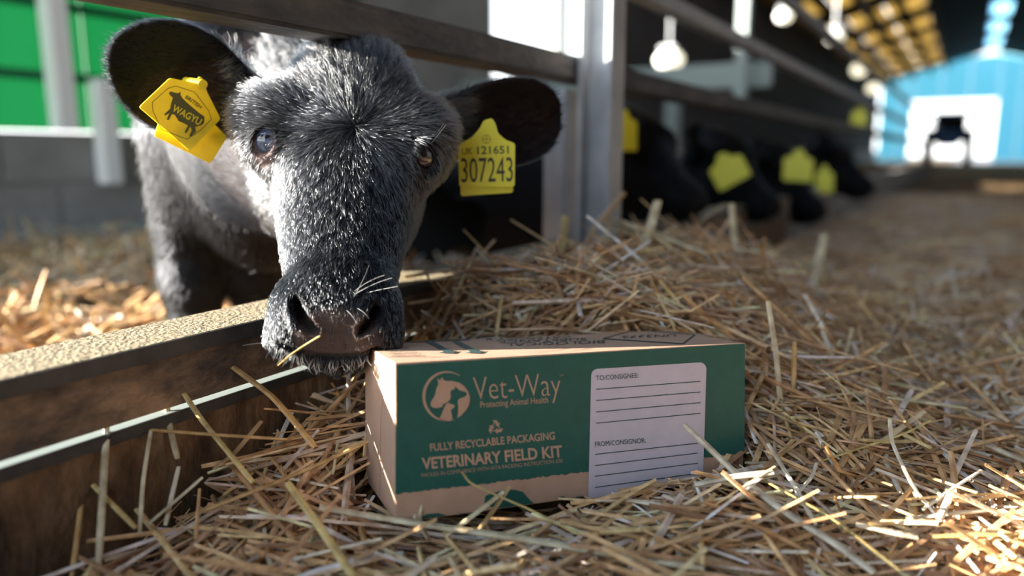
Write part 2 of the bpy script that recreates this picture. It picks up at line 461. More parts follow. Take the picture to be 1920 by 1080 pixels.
def ring_px(name, c, rx, ry, w0, w1, a0, a1, plane, m, parent, n=40, tilt=0.0):
    """arc stroke, its width going w0 > w1 > w0 along the arc"""
    pts = []; ins = []
    for i in range(n + 1):
        t = i / n; th = a0 + (a1 - a0) * t; w = w0 + (w1 - w0) * math.sin(math.pi * t)
        d = np.array([math.cos(th), math.sin(th)])
        pts.append(np.array(c) + d * np.array([rx, ry])); ins.append(np.array(c) + d * np.array([rx - w, ry - w]))
    P = [hitplane(a[0], a[1], *plane) for a in pts + ins]
    return pyd(name, P, [(i, i + 1, n + 2 + i, n + 1 + i) for i in range(n)], m, parent)

def stroke_px(name, pts, w, plane, m, parent, closed=False):
    pts = [np.array(p, float) for p in pts]; n = len(pts); V = []; Fc = []
    rngs = range(n if closed else n - 1)
    for i in rngs:
        a, b = pts[i], pts[(i + 1) % n]; d = (b - a) / np.linalg.norm(b - a); q = np.array([-d[1], d[0]]) * w / 2
        k = len(V); V += [a - q, b - q, b + q, a + q]; Fc.append((k, k + 1, k + 2, k + 3))
    return pyd(name, [hitplane(a[0], a[1], *plane) for a in V], Fc, m, parent)

# ------------------------------------------------------------------ the cardboard box
bx = empty('cardboard_box', BO, 'green and brown printed cardboard carton lying in the straw under the calf\'s muzzle', 'box')
T = .0025
def panel(name, a0, a1, b0, b1, c0, c1, m=M_kraft):
    V = [bp(a, b, c) for c in (c0, c1) for b in (b0, b1) for a in (a0, a1)]
    Fc = [(0, 2, 3, 1), (4, 5, 7, 6), (0, 1, 5, 4), (2, 6, 7, 3), (0, 4, 6, 2), (1, 3, 7, 5)]
    o = pyd(name, V, Fc, m, bx)
    bm = bmesh.new(); bm.from_mesh(o.data); bmesh.ops.bevel(bm, geom=list(bm.edges), offset=.0008, segments=2, affect='EDGES'); bm.to_mesh(o.data); bm.free()
    return o
front = panel('front_panel', 0, BL, 0, T, 0, BH)
panel('rear_panel', 0, BL, BD - T, BD, 0, BH)
top = panel('lid', 0, BL, T, BD - T, BH - T, BH - .0003)
panel('base', 0, BL, T, BD - T, 0, T)
panel('end_panel', BL - T, BL, T, BD - T, T, BH - T)
endp = panel('end_panel', .002, .002 + T, T, BD - T, T, BH - T)
# tuck flaps on the near end
def endpoly(name, pts, lift):
    P = [bp(-lift, b, c) for b, c in pts]
    return prism(name, P, BR[:, 0] * .0016, M_kraft, endp)
endpoly('flap', [(.001, .002), (.001, BH - .001), (.018, BH - .002), (.052, BH - .05), (.058, .002)], -.0002)
endpoly('flap', [(.062, .002), (.056, BH - .052), (.022, BH - .001), (BD - .002, BH - .002), (BD - .002, .002)], -.0006)

def fplane(off): return (BO + FN * off, FN)
PF = fplane(.0004); PF2 = fplane(.0008); PF3 = fplane(.0012)
# green field with its rough lower edge
jag = []
r_ = random.Random(3)
for i in range(131):
    t = i / 130
    jag.append((1396 + (741.5 - 1396) * t, 849.5 + (926.5 - 849.5) * t + r_.uniform(-1.6, 1.6)))
green = poly_px('green_print', [(743.5, 684.5), (1397, 644.5)] + jag, PF, M_pgreen, front)
lab = []
def rcorner(c, r, a0, a1):
    return [(c[0] + r * math.cos(a0 + (a1 - a0) * k / 6), c[1] + r * math.sin(a0 + (a1 - a0) * k / 6)) for k in range(7)]
lab = rcorner((1121, 704), 12.5, math.pi, 1.5 * math.pi) + rcorner((1312, 692), 12.5, 1.5 * math.pi, 2 * math.pi) + [(1318, 905), (1103, 935)]
label = poly_px('address_label', lab, PF2, M_plabel, front)
def t_(s, p0, p1, h, m=M_kraft, pl=PF2, bold=0.0, nm='lettering'):
    return text_px(nm, s, p0, p1, h, pl, m, front, bold)
M_kp = M_kraft
t_('Vet-Way', (889, 750), (1052, 741), 43, bold=-.012)
t_('TM', (1049, 706), (1056, 705.6), 3.5)
t_('Protecting Animal Health', (901, 764.5), (1028, 755), 11.5, bold=.006)
t_('FULLY RECYCLABLE PACKAGING', (807, 846), (1041, 823.5), 13.5, bold=.02)
t_('VETERINARY FIELD KIT', (792, 880), (1055, 856), 20.5, bold=.028)
t_('PACKED IN COMPLIANCE WITH IATA PACKING INSTRUCTION 650', (791, 895), (1055, 867), 7.2, bold=-.004)
t_('TO/CONSIGNEE:', (1118, 713.5), (1197, 708), 9, M_pdark, PF3, .0)
t_('FROM/CONSIGNOR:', (1116, 837.5), (1211, 830), 9, M_pdark, PF3, .0)
for (y0, y1) in ((730, 715), (751, 735), (772.5, 755), (793.5, 775), (852, 831), (873, 849.5), (893, 868.5), (914, 887.5)):
    stroke_px('rule', [(1118 if y0 < 800 else 1115.5, y0), (1313.5 if y0 < 800 else 1308.5, y1)], 1.5, PF3, M_pdark, front)
# round animal emblem
EC = (837, 743)
ring_px('emblem_ring', EC, 45, 47, .8, 5.5, math.radians(-55), math.radians(-290), PF2, M_kraft, front, 60)
def z4(pts): return [(660 + x * .37037, 600 + y * .37037) for x, y in pts]
disc = [(502, 308), (520, 312), (545, 318), (568, 335), (585, 358), (596, 385), (597, 410), (588, 440), (570, 465), (548, 488), (533, 496), (537, 470), (538, 440), (535, 408), (548, 396), (572, 388), (583, 375), (575, 364), (545, 356), (532, 345), (524, 335), (518, 350), (500, 357), (498, 372), (500, 385), (497, 402), (478, 420), (462, 425), (455, 440), (430, 446), (408, 443), (397, 430), (400, 415), (420, 380), (428, 345), (438, 325), (432, 295), (446, 306), (455, 290), (465, 305), (484, 310)]
poly_px('horse_emblem', z4(disc), PF2, M_kraft, front)
cat = [(440, 507), (452, 480), (462, 455), (472, 432), (480, 424), (490, 416), (494, 424), (506, 426), (520, 432), (518, 442), (505, 450), (500, 460), (506, 480), (508, 502), (490, 511), (465, 513)]
poly_px('cat_emblem', z4(cat), PF2, M_kraft, front)
# recycling mark: three chasing arrows
rc = np.array((929.0, 801.5))
for k in range(3):
    th = math.radians(120 * k - 3)
    Rm = np.array([[math.cos(th), -math.sin(th)], [math.sin(th), math.cos(th)]])
    sh = [(-5.5, -3.2), (-2.0, -10), (-5.2, -13.5), (2.8, -13.5), (6.5, -7.5), (9.5, -9.2), (6.2, -1.6), (-1.2, -3.4), (1.8, -5), (-.6, -9.4), (-2.6, -5.0)]
    poly_px('recycling_arrow', [rc + Rm @ np.array(q) for q in sh], PF2, M_kraft, front)
# dark green silhouettes along the foot of the carton
sil = [[(785, 985), (787, 972), (800, 964), (822, 962), (838, 968), (843, 985)],
       [(908, 945), (910, 930), (925, 924), (945, 919), (965, 918), (980, 922), (990, 934), (1000, 943), (1004, 953), (985, 958), (962, 956), (958, 968), (955, 985), (948, 968), (930, 962)],
       [(1046, 960), (1050, 940), (1048, 932), (1056, 930), (1064, 938), (1090, 930), (1096, 944), (1094, 965)]]
for s in sil:
    s = [(x, min(y, 980 - (x - 742) * .1397)) for x, y in s]
    poly_px('green_silhouette', s, PF, M_pgreen, front)
# printing on the lid, read from the far side
PT = (bp(0, 0, BH + .0004), BR[:, 2])
def lidtext(s, p0, p1, h):
    return text_px('lid_lettering', s, p0, p1, h, PT, M_pdark, top, 0.0, up=np.array([(-.25), 1.0]))
def zl(x, y): return (700 + x * .375, 600 + y * .375)
lidtext('BIOLOGICAL', (1134, 637.5), (948, 643), 5.5)
lidtext('SUBSTANCE,', (1100, 633), (930, 638.5), 4.2)
lidtext('CATEGORY B', (1070, 629.5), (910, 634.5), 3.4)
lidtext('UN3373', (1268, 626), (1168, 629), 4.5)
stroke_px('lid_rule', [(1130, 634.5), (1280, 644)], 1.3, PT, M_pdark, top)
stroke_px('lid_rule', [(1280, 644), (1303, 627)], 2.0, PT, M_pdark, top)
stroke_px('lid_rule', [(1303, 627), (1192, 617.5)], 1.0, PT, M_pdark, top)
stroke_px('lid_rule', [(1192, 617.5), (1130, 634.5)], 1.0, PT, M_pdark, top)
for dx in (0, 50):
    poly_px('lid_arrow', [(798 + dx, 640), (812 + dx, 639.5), (846 + dx, 658), (858 + dx, 657.5), (850 + dx, 662.5), (822 + dx, 661.5), (832 + dx, 659)], PT, M_pdark, top)
poly_px('lid_rule', [(768, 640), (880, 635.5), (880, 637), (768, 641.5)], PT, M_pdark, top)
for i in range(5):
    lidtext('FRAGILE HANDLE', (790 - i * 8, 664 - i * 4.6), (735 - i * 5, 666.5 - i * 4.6), 2.6)

# ------------------------------------------------------------------ calf: head frame, implicit surface, mesh
HD = .735
H0 = at(645, 275, HD)
EW = -ray(632, 400); EW /= np.linalg.norm(EW); EW = EW + ZV * math.tan(math.radians(24)) - RV * math.tan(math.radians(8)); EW /= np.linalg.norm(EW)
EU = np.cross(ZV, EW); EU /= np.linalg.norm(EU)
EV = np.cross(EW, EU)
HM = np.stack([EU, EV, EW])             # world -> local rows
def loc(P): return (np.asarray(P, float) - H0) @ HM.T
def wld(L): return np.asarray(L, float) @ HM + H0
def HP(px, py, w):                       # head-local point seen at a pixel, at depth w of the head frame
    return loc(hitplane(px, py, H0 + EW * w, EW))

# rows of the head: (py, left, right, front depth, back depth)
ROWS = [(-12, 622, 690, -.080, -.125), (12, 585, 735, -.052, -.15), (40, 560, 765, -.030, -.165), (75, 540, 780, -.013, -.178), (130, 506, 800, .003, -.19), (185, 482, 815, .010, -.20),
        (240, 472, 822, .013, -.205), (290, 478, 819, .011, -.21), (330, 484, 809, .011, -.21), (390, 492, 792, .014, -.195),
        (450, 501, 772, .018, -.17), (510, 510, 754, .022, -.145), (545, 510, 748, .025, -.122), (580, 503, 749, .030, -.105), (605, 502, 748, .031, -.096),
        (628, 512, 740, .028, -.088), (645, 535, 716, .021, -.08), (658, 568, 690, .010, -.072), (666, 605, 662, -.005, -.060)]
rv, rc_, ra, rwc, rb = [], [], [], [], []
for py, xl, xr, wf, wbk in ROWS:
    wm = wf - .025
    a = HP(xl, py, wm); b = HP(xr, py, wm)
    rv.append((HP(xl, py, 0)[1] + HP(xr, py, 0)[1]) / 2); rc_.append((a[0] + b[0]) / 2); ra.append((b[0] - a[0]) / 2); rwc.append((wf + wbk) / 2); rb.append((wf - wbk) / 2)
o_ = np.argsort(rv); rv, rc_, ra, rwc, rb = [np.array(q)[o_] for q in (rv, rc_, ra, rwc, rb)]
def smooth_interp(x, xp, fp):
    # monotone-free cubic Hermite
    m_ = np.gradient(fp, xp); i = np.clip(np.searchsorted(xp, x) - 1, 0, len(xp) - 2)
    h = xp[i + 1] - xp[i]; t = np.clip((x - xp[i]) / h, 0, 1)
    return (2 * t**3 - 3 * t**2 + 1) * fp[i] + (t**3 - 2 * t**2 + t) * h * m_[i] + (-2 * t**3 + 3 * t**2) * fp[i + 1] + (t**3 - t**2) * h * m_[i + 1]

PXS = HD / FPX     # metres per pixel at the face
bdir = ray(515, 288) * np.array([1, 1, 0]); bdir /= np.linalg.norm(bdir)
bri = np.array([bdir[1], -bdir[0], 0])
def body_(t, lat, z): return loc(np.array([0, 0, z]) + bdir * t + bri * lat)

EYES = [(495, 264), (797, 294)]

def build_calf(fine, coarse, head_only=False, drop=0.0):
    body = lambda t, l, z: body_(t, l, max(z - drop, min(z, .04)))
    def axis(lo, flo, fhi, hi):
        a = np.arange(flo, fhi, fine)
        pre = np.arange(flo - coarse, lo, -coarse)[::-1]; post = np.arange(a[-1] + coarse, hi, coarse)
        return np.concatenate([pre, a, post]).astype(np.float32)
    gu = axis(-.34, -.30, .30, .34)
    bb = np.array([body(t, 0, z) for t in (1.0, 2.2) for z in (-.06, .75)])
    gv = axis(min(bb[:, 1].min(), -.3), -.275, .20, max(bb[:, 1].max(), .3))
    gw = axis(bb[:, 2].min(), -.23, .052, .07)
    F = np.full((len(gu), len(gv), len(gw)), .5, np.float32)
    def sl(lo, hi, pad):
        s = []
        for g, a, b in zip((gu, gv, gw), lo, hi):
            s.append(slice(max(np.searchsorted(g, a - pad) - 1, 0), min(np.searchsorted(g, b + pad) + 1, len(g))))
        return tuple(s)
    def grid(s): return gu[s[0]][:, None, None], gv[s[1]][None, :, None], gw[s[2]][None, None, :]
    def smin(s, d, k):
        a = F[s]; h = np.maximum(k - np.abs(a - d), 0) / k
        F[s] = np.minimum(a, d) - h * h * k * .25
    def ssub(s, d, k):
        a = F[s]; b = -d; h = np.maximum(k - np.abs(a - b), 0) / k
        F[s] = np.maximum(a, b) + h * h * k * .25
    def ell_d(s, c, r, R=None):
        U, V, W = grid(s); x, y, z = U - c[0], V - c[1], W - c[2]
        if R is not None:
            x, y, z = (R[0][0] * x + R[0][1] * y + R[0][2] * z, R[1][0] * x + R[1][1] * y + R[1][2] * z, R[2][0] * x + R[2][1] * y + R[2][2] * z)
        k0 = np.sqrt((x / r[0])**2 + (y / r[1])**2 + (z / r[2])**2); k1 = np.sqrt((x / r[0]**2)**2 + (y / r[1]**2)**2 + (z / r[2]**2)**2) + 1e-6
        return k0 * (k0 - 1) / k1
    def ell(c, r, k=.02, R=None, sub=False):
        m_ = max(r); c = np.asarray(c); s = sl(c - m_, c + m_, .05)
        (ssub if sub else smin)(s, ell_d(s, c, r, R), k)
    def cone(a, b, ra_, rb_, k=.03, sub=False):
        a = np.asarray(a); b = np.asarray(b); m_ = max(ra_, rb_)
        s = sl(np.minimum(a, b) - m_, np.maximum(a, b) + m_, .05); U, V, W = grid(s)
        ab = b - a; L2 = ab @ ab
        t = np.clip(((U - a[0]) * ab[0] + (V - a[1]) * ab[1] + (W - a[2]) * ab[2]) / L2, 0, 1)
        d = np.sqrt((U - a[0] - t * ab[0])**2 + (V - a[1] - t * ab[1])**2 + (W - a[2] - t * ab[2])**2) - (ra_ + t * (rb_ - ra_))
        (ssub if sub else smin)(s, d, k)
    # head
    s = sl((-.16, rv[0], -.23), (.16, rv[-1], .05), .04); U, V, W = grid(s)
    v1 = gv[s[1]]; vv = np.clip(v1, rv[0], rv[-1])
    c1, a1, w1, b1 = [smooth_interp(vv, rv, q).astype(np.float32)[None, :, None] for q in (rc_, ra, rwc, rb)]
    n = np.interp(vv, [rv[0], -.17, -.05, 0, .08, rv[-1]], [2.3, 2.5, 2.15, 2.35, 2.5, 2.2])[None, :, None]
    rl_ = HM @ ray(640, 330); sk = .8 * rl_[0] / rl_[2]
    tt_ = np.clip((w1 + b1 - W) / (2 * b1), 0, 1); ae = a1 * (1.17 - .80 * tt_)
    d = ((np.abs((U - c1 - sk * (W + .03)) / ae)**n + np.abs((W - w1) / b1)**n)**(1 / n) - 1) * np.minimum(a1, b1)
    over = np.maximum(np.maximum(rv[0] - v1, v1 - rv[-1]), 0)[None, :, None]
    smin(s, (d + over).astype(np.float32), .01)
    # brows, eye bulges, cheek line, nose
    for (ex, ey), sg in zip(EYES, (-1, 1)):
        ell(HP(ex + sg * -2, ey - 6, -.030), (.026, .032, .026), .03)
        ell(HP(ex - sg * 8, ey - 52, -.020), (.030, .022, .022), .035)
    ell(HP(630, 560, .012), (.040, .03, .022), .03)
    ell(HP(543, 598, .002), (.017, .029, .022), .018); ell(HP(708, 604, .002), (.017, .029, .022), .018)
    ell(HP(565, 640, .004), (.030, .014, .018), .02); ell(HP(690, 642, .004), (.028, .014, .018), .02)
    # chin
    ell(HP(640, 672, -.018), (.034, .012, .022), .012)
    # ears: cupped leaves
    def ear(base, tip, wb_, wt, half, thick, cup, up):
        a = loc(at(base[0], base[1], wb_)); b = loc(at(tip[0], tip[1], wt))
        ax = b - a; Ln = np.linalg.norm(ax); ax /= Ln
        fr = HM @ (-ray(*base) + EU * up[0] + ZV * up[1]); fr -= ax * (fr @ ax); fr /= np.linalg.norm(fr); sd_ = np.cross(fr, ax)
        R = [ax, sd_, fr]; c = (a + b) / 2
        m_ = Ln / 2; s = sl(c - m_ * 1.1, c + m_ * 1.1, .04)
        U, V, W = grid(s)
        x = (U - c[0]) * ax[0] + (V - c[1]) * ax[1] + (W - c[2]) * ax[2]
        y = (U - c[0]) * sd_[0] + (V - c[1]) * sd_[1] + (W - c[2]) * sd_[2]
        z = (U - c[0]) * fr[0] + (V - c[1]) * fr[1] + (W - c[2]) * fr[2]
        t = np.clip(x / (Ln / 2), -1, 1)
        hw = half * (np.clip(1 - np.clip(t, 0, 1)**2.6, 0, 1)**.62 * (t > 0) + (t <= 0) * (1 - .55 * np.abs(t)**1.6))
        q = y / np.maximum(hw, 1e-3)
        zc = cup * (q * q - .35) * np.clip(hw / half, .3, 1) - .012 * t * t      # surface of the cupped leaf
        th = thick * np.clip(1 - .35 * t, .5, 1.6)
        d = np.maximum(np.maximum(np.abs(z - zc) * .85 - th, (np.abs(q) - 1) * hw * .7), (np.abs(x) - Ln / 2))
        smin(s, d.astype(np.float32), .008)
        cone(a - ax * .03 - fr * .012, a + ax * .035 - fr * .016, .036, .022, .025)
    ear((478, 208), (203, 92), .83, .745, .056, .0046, .026, (.0, -.05))
    ear((812, 243), (1063, 214), .84, .90, .049, .0046, .026, (-.0, -.08))
    if not head_only:
        # neck, trunk, legs
        cone((0, .02, -.13), body(1.18, .0, .40), .072, .13, .05)
        cone((-.005, -.03, -.14), body(1.12, -.02, .34), .052, .11, .05)
        Rb = [HM @ bri, HM @ np.array([0, 0, 1.]), HM @ bdir]
        ell(body(1.28, 0, .34), (.165, .22, .24), .06, Rb)
        ell(body(1.60, 0, .36), (.185, .22, .42), .08, Rb)
        ell(body(1.92, 0, .38), (.16, .20, .24), .08, Rb)
        ell(body(1.12, -.02, .27), (.085, .12, .10), .05, Rb)
        for la in (-.128, -.03):
            cone(body(1.22, la, .34), body(1.20, la, .13), .078, .042, .04)
            cone(body(1.20, la, .13), body(1.20, la, -.02), .042, .030, .02)
            cone(body(1.19, la, -.02), body(1.17, la, -.04), .034, .036, .01)
        for la in (-.11, .11):
            cone(body(1.95, la, .42), body(1.86, la, .26), .13, .085, .05)
            cone(body(1.86, la, .26), body(2.03, la, .15), .075, .042, .03)
            cone(body(2.03, la, .15), body(1.99, la, -.02), .04, .03, .02)
            cone(body(1.99, la, -.02), body(1.96, la, -.04), .034, .036, .01)
    # ---- surface nets
    ins = F < 0
    cnt = np.zeros(tuple(n_ - 1 for n_ in F.shape), np.int8)
    for i in (0, 1):
        for j in (0, 1):
            for k in (0, 1):
                cnt += ins[i:ins.shape[0] - 1 + i, j:ins.shape[1] - 1 + j, k:ins.shape[2] - 1 + k]
    act = np.argwhere((cnt > 0) & (cnt < 8))
    cid = np.full(cnt.shape, -1, np.int32); cid[act[:, 0], act[:, 1], act[:, 2]] = np.arange(len(act))
    acc = np.zeros((len(act), 3)); num = np.zeros(len(act))
    corners = [(i, j, k) for i in (0, 1) for j in (0, 1) for k in (0, 1)]
    val = {c: F[act[:, 0] + c[0], act[:, 1] + c[1], act[:, 2] + c[2]] for c in corners}
    for c in corners:
        for ax in range(3):
            if c[ax] == 0:
                c2 = list(c); c2[ax] = 1; c2 = tuple(c2)
                fa, fb = val[c], val[c2]; x = (fa < 0) != (fb < 0)
                t = np.where(x, fa / np.where(x, fa - fb, 1), 0)
                p = np.array(c, float)[None, :] + np.zeros((len(act), 3)); p[:, ax] += t
                acc[x] += p[x]; num[x] += 1
    idx = act + acc / num[:, None]
    V = np.stack([np.interp(idx[:, q], np.arange(len(g)), g) for q, g in enumerate((gu, gv, gw))], 1)
    quads = []
    for ax in range(3):
        a = [slice(None)] * 3; b = [slice(None)] * 3
        a[ax] = slice(0, -1); b[ax] = slice(1, None)
        ia, ib = ins[tuple(a)], ins[tuple(b)]
        e_ = np.argwhere(ia != ib); o1, o2 = (ax + 1) % 3, (ax + 2) % 3
        ok = (e_[:, o1] > 0) & (e_[:, o2] > 0) & (e_[:, o1] < ins.shape[o1] - 1) & (e_[:, o2] < ins.shape[o2] - 1)
        e_ = e_[ok]; flip = ia[e_[:, 0], e_[:, 1], e_[:, 2]]
        q = []
        for d1, d2 in ((0, 0), (1, 0), (1, 1), (0, 1)):
            c = e_.copy(); c[:, o1] -= d1; c[:, o2] -= d2
            q.append(cid[c[:, 0], c[:, 1], c[:, 2]])
        q = np.stack(q, 1)
        q[~flip] = q[~flip][:, ::-1]
        quads.append(q)
    Q = np.concatenate(quads)
    Q = Q[(Q >= 0).all(1)]
    # relax
    E_ = np.concatenate([Q[:, [0, 1]], Q[:, [1, 2]], Q[:, [2, 3]], Q[:, [3, 0]]])
    deg = np.bincount(E_.ravel(), minlength=len(V)).astype(float)[:, None]
    for _ in range(3):
        S = np.zeros_like(V)
        for q in range(3):
            S[:, q] = np.bincount(E_[:, 0], V[E_[:, 1], q], len(V)) + np.bincount(E_[:, 1], V[E_[:, 0], q], len(V))
        V = V * .5 + .5 * S / np.maximum(deg, 1)
    return V, Q

def vnorm(V, Q):
    n = np.cross(V[Q[:, 2]] - V[Q[:, 0]], V[Q[:, 3]] - V[Q[:, 1]])
    N = np.zeros_like(V)
    for k in range(4):
        for q in range(3): N[:, q] += np.bincount(Q[:, k], n[:, q], len(V))
    return N / (np.linalg.norm(N, axis=1, keepdims=True) + 1e-12)

def seg_dist(P, pts):
    """distance in pixels from points to a polyline, and the position along it"""
    best = np.full(len(P), 1e9); tt = np.zeros(len(P)); n = len(pts) - 1
    for i in range(n):
        a = np.array(pts[i], float); b = np.array(pts[i + 1], float); ab = b - a
        t = np.clip(((P - a) @ ab) / (ab @ ab), 0, 1); d = np.linalg.norm(P - a - t[:, None] * ab, axis=1)
        m_ = d < best; best[m_] = d[m_]; tt[m_] = (i + t[m_]) / n
    return best, tt

NOST = [[(553, 563), (557, 580), (566, 600), (580, 614), (592, 620)], [(707, 573), (703, 590), (694, 606), (683, 617), (676, 624)]]
MOUTH = [(524, 641), (552, 655), (590, 665), (640, 669), (680, 665), (712, 652)]
def detail(V, Q):
    """nostrils, mouth line, eye openings and lids pressed into the front of the head"""
    N = vnorm(V, Q); W = wld(V); P = proj(W)
    frontal = (N[:, 2] > -.1) & (V[:, 2] > -.10)
    D = np.zeros(len(V)); D2 = np.zeros((len(V), 3))
    for nn in NOST:
        d, t = seg_dist(P, nn)
        r = 6 + 6.5 * np.sin(np.clip(t, .0, 1) * math.pi * .9 + .25)
        g = np.clip(1 - (d / (r * 1.25))**2, 0, 1)
        D -= frontal * .020 * g**1.2
        D += frontal * .0022 * np.exp(-((d - r * 1.55) / 5)**2)
    d, t = seg_dist(P, MOUTH)
    D -= frontal * .0055 * np.exp(-(d / 3.2)**2)
    D += frontal * .0012 * np.exp(-((d - 8) / 4)**2)
    # philtrum and small creases of the nose
    d, t = seg_dist(P, [(640, 612), (645, 640), (646, 664)]); D -= frontal * .0012 * np.exp(-(d / 3)**2)
    for i, (ex, ey) in enumerate(EYES):
        x = (P[:, 0] - ex); y = (P[:, 1] - ey)
        ca = math.radians(12 if i == 0 else -18); xx = x * math.cos(ca) + y * math.sin(ca); yy = -x * math.sin(ca) + y * math.cos(ca)
        q = np.sqrt((xx / 17)**2 + (yy / 24)**2) if i == 0 else np.sqrt((xx / 16)**2 + (yy / 25)**2)
        near = frontal | ((N[:, 2] > -.5) & (V[:, 2] > -.10))
        D -= near * .0125 * np.clip(1.12 - q, 0, .35) / .35
        D += near * .0026 * np.exp(-((q - 1.38) / .22)**2)
        D -= near * .0016 * np.exp(-((q - 1.95) / .18)**2)
    return V + N * D[:, None], N

print('calf sdf')
CV, CQ = build_calf(.0027, .014)
CV0, CN0 = CV.copy(), vnorm(CV, CQ); CP0 = proj(wld(CV))
CV, CN = detail(CV, CQ)
# the soft parts give way where they rest: chin on the carton, throat on the kerb, nape under the rail
def press(V):
    W = wld(V)
    q = (W - BO) @ BR
    m = (q[:, 0] > -.004) & (q[:, 0] < BL) & (q[:, 1] > 0) & (q[:, 1] < BD + .004) & (q[:, 2] > .06) & (q[:, 2] < BH + .002)
    q[m, 2] = BH + .002 + (q[m, 2] - BH) * .02
    W = np.where(m[:, None], BO + q @ BR.T, W)
    m = (W[:, 0] > BX - .080) & (W[:, 0] < BX + .004) & (W[:, 2] < .155) & (W[:, 2] > .09); W[m, 2] = .155
    m = (W[:, 0] > BX - .058) & (W[:, 0] < BX + .004) & (W[:, 2] > .4275) & (W[:, 2] < .48); W[m, 2] = .4275
    return loc(W)
CV = press(CV)
CN = vnorm(CV, CQ)
CPX = proj(wld(CV))
# colour of the hide: black coat, grey-brown bare muzzle, pinkish lids of the near eye
def sstep(x, a, b):
    t = np.clip((x - a) / (b - a), 0, 1); return t * t * (3 - 2 * t)
Xp, Yp = CPX[:, 0], CPX[:, 1]
frontal = CV[:, 2] > -.06
pl = [(560, 640), (590, 585), (640, 575), (690, 590), (700, 640), (640, 655)]
dm, _ = seg_dist(CPX, [(572, 632), (600, 600), (640, 600), (682, 615), (696, 640), (640, 645), (590, 642)])
muz = frontal * (1 - sstep(dm, 16, 34)) * sstep(Yp, 552, 585) * (1 - sstep(Yp, 664, 670))
colr = np.tile(np.array([.004, .004, .005]), (len(CV), 1))
colr += muz[:, None] * (np.array([.052, .037, .031]) - colr)
dl = np.sqrt(((Xp - 497) / 30)**2 + ((Yp - 285) / 42)**2)
lid = frontal * (1 - sstep(dl, .55, 1.0)) * .75
colr += lid[:, None] * (np.array([.22, .15, .135]) - colr)
dl = np.sqrt(((Xp - 797) / 22)**2 + ((Yp - 300) / 32)**2)
colr += (frontal * (1 - sstep(dl, .6, 1.0)) * .5)[:, None] * (np.array([.05, .04, .038]) - colr)
earin = (np.abs(CV[:, 0]) > .13) & (CN[:, 2] > .2) & (CV[:, 2] < -.03) & (CV[:, 2] > -.2)
colr[earin] = (.020, .011, .010)
M_hide = mat('calf_hide', (.02, .02, .02), .55, .06, attr='hide', sheen=.0, bump=.25, bscale=700)
b_ = M_hide.node_tree.nodes['Principled BSDF']
b_.inputs['Sheen Weight'].default_value = .02; b_.inputs['Sheen Roughness'].default_value = .45; b_.inputs['Sheen Tint'].default_value = (.8, .9, 1, 1)
feet = wld(CV)[:, 2].min()
calf = empty('calf', (H0[0] - .35, H0[1] + .3, feet), 'black calf reaching under the neck rail and sniffing the cardboard box', 'calf')
cme = npmesh('body', wld(CV), CQ); vcol(cme, 'hide', colr)
cbody = link('body', cme, M_hide, calf)

# eyes
M_eye = mat('eyeball', (.010, .008, .009), .12, .6, coat=1.0, coatr=.03)
M_eyeb = mat('eyeball_sky_blue', (.035, .055, .11), .15, .6, col2=(.10, .15, .26), nscale=90, coat=1.0, coatr=.03)  # the sky's reflection is painted as blue into the left eyeball
for i, (ex, ey) in enumerate(EYES):
    d2 = (CP0[:, 0] - ex)**2 + (CP0[:, 1] - ey)**2 + 1e6 * ((CV0[:, 2] < -.05) | (CN0[:, 2] < 0))
    rim = np.argsort(d2); c = CV0[rim[:10]].mean(0); n = CN0[rim[:80]].mean(0); n = n / np.linalg.norm(n) + .5 * (HM @ -ray(ex, ey)); n /= np.linalg.norm(n)
    R = .0185
    c = c + n * (-.0012 - R)
    bm = bmesh.new(); bmesh.ops.create_uvsphere(bm, u_segments=48, v_segments=24, radius=R, matrix=Matrix.Translation(Vector(wld(c))))
    me = bpy.data.meshes.new('eye'); bm.to_mesh(me); bm.free()
    eo = link('eye', me, M_eyeb if i == 0 else M_eye, calf, True)
    # dark pupil cap, a thin shell on the ball
    vw = HM.T @ n * 0 + np.array(EW) * .45 + (HM.T @ n) * .55; vw /= np.linalg.norm(vw)
    q = Vector(vw).to_track_quat('Z', 'Y')
    bm = bmesh.new(); bmesh.ops.create_uvsphere(bm, u_segments=40, v_segments=40, radius=R * 1.006)
    bmesh.ops.delete(bm, geom=[v for v in bm.verts if v.co.z < R * .90], context='VERTS')
    bm.transform(Matrix.Translation(Vector(wld(c))) @ q.to_matrix().to_4x4() @ Matrix.Diagonal((1.0, .62, 1, 1)))
    me = bpy.data.meshes.new('pupil'); bm.to_mesh(me); bm.free()
    link('pupil', me, M_eye, eo, True)

# ------------------------------------------------------------------ fur
def hair_mat(name, col, rough, rrough, ior=1.27):
    m = bpy.data.materials.new(name); m.use_nodes = True
    t = m.node_tree; t.nodes.clear()
    h = t.nodes.new('ShaderNodeBsdfHairPrincipled'); o = t.nodes.new('ShaderNodeOutputMaterial')
    h.parametrization = 'COLOR'
    h.inputs['Color'].default_value = tuple(col) + (1,)
    h.inputs['Roughness'].default_value = rough; h.inputs['Radial Roughness'].default_value = rrough
    h.inputs['IOR'].default_value = ior
    h.inputs['Random Roughness'].default_value = .3
    t.links.new(h.outputs[0], o.inputs[0])
    return m
M_fur = hair_mat('black_fur', (.006, .0065, .008), .24, .4)
M_whisk = hair_mat('pale_whisker', (.55, .52, .45), .3, .4)

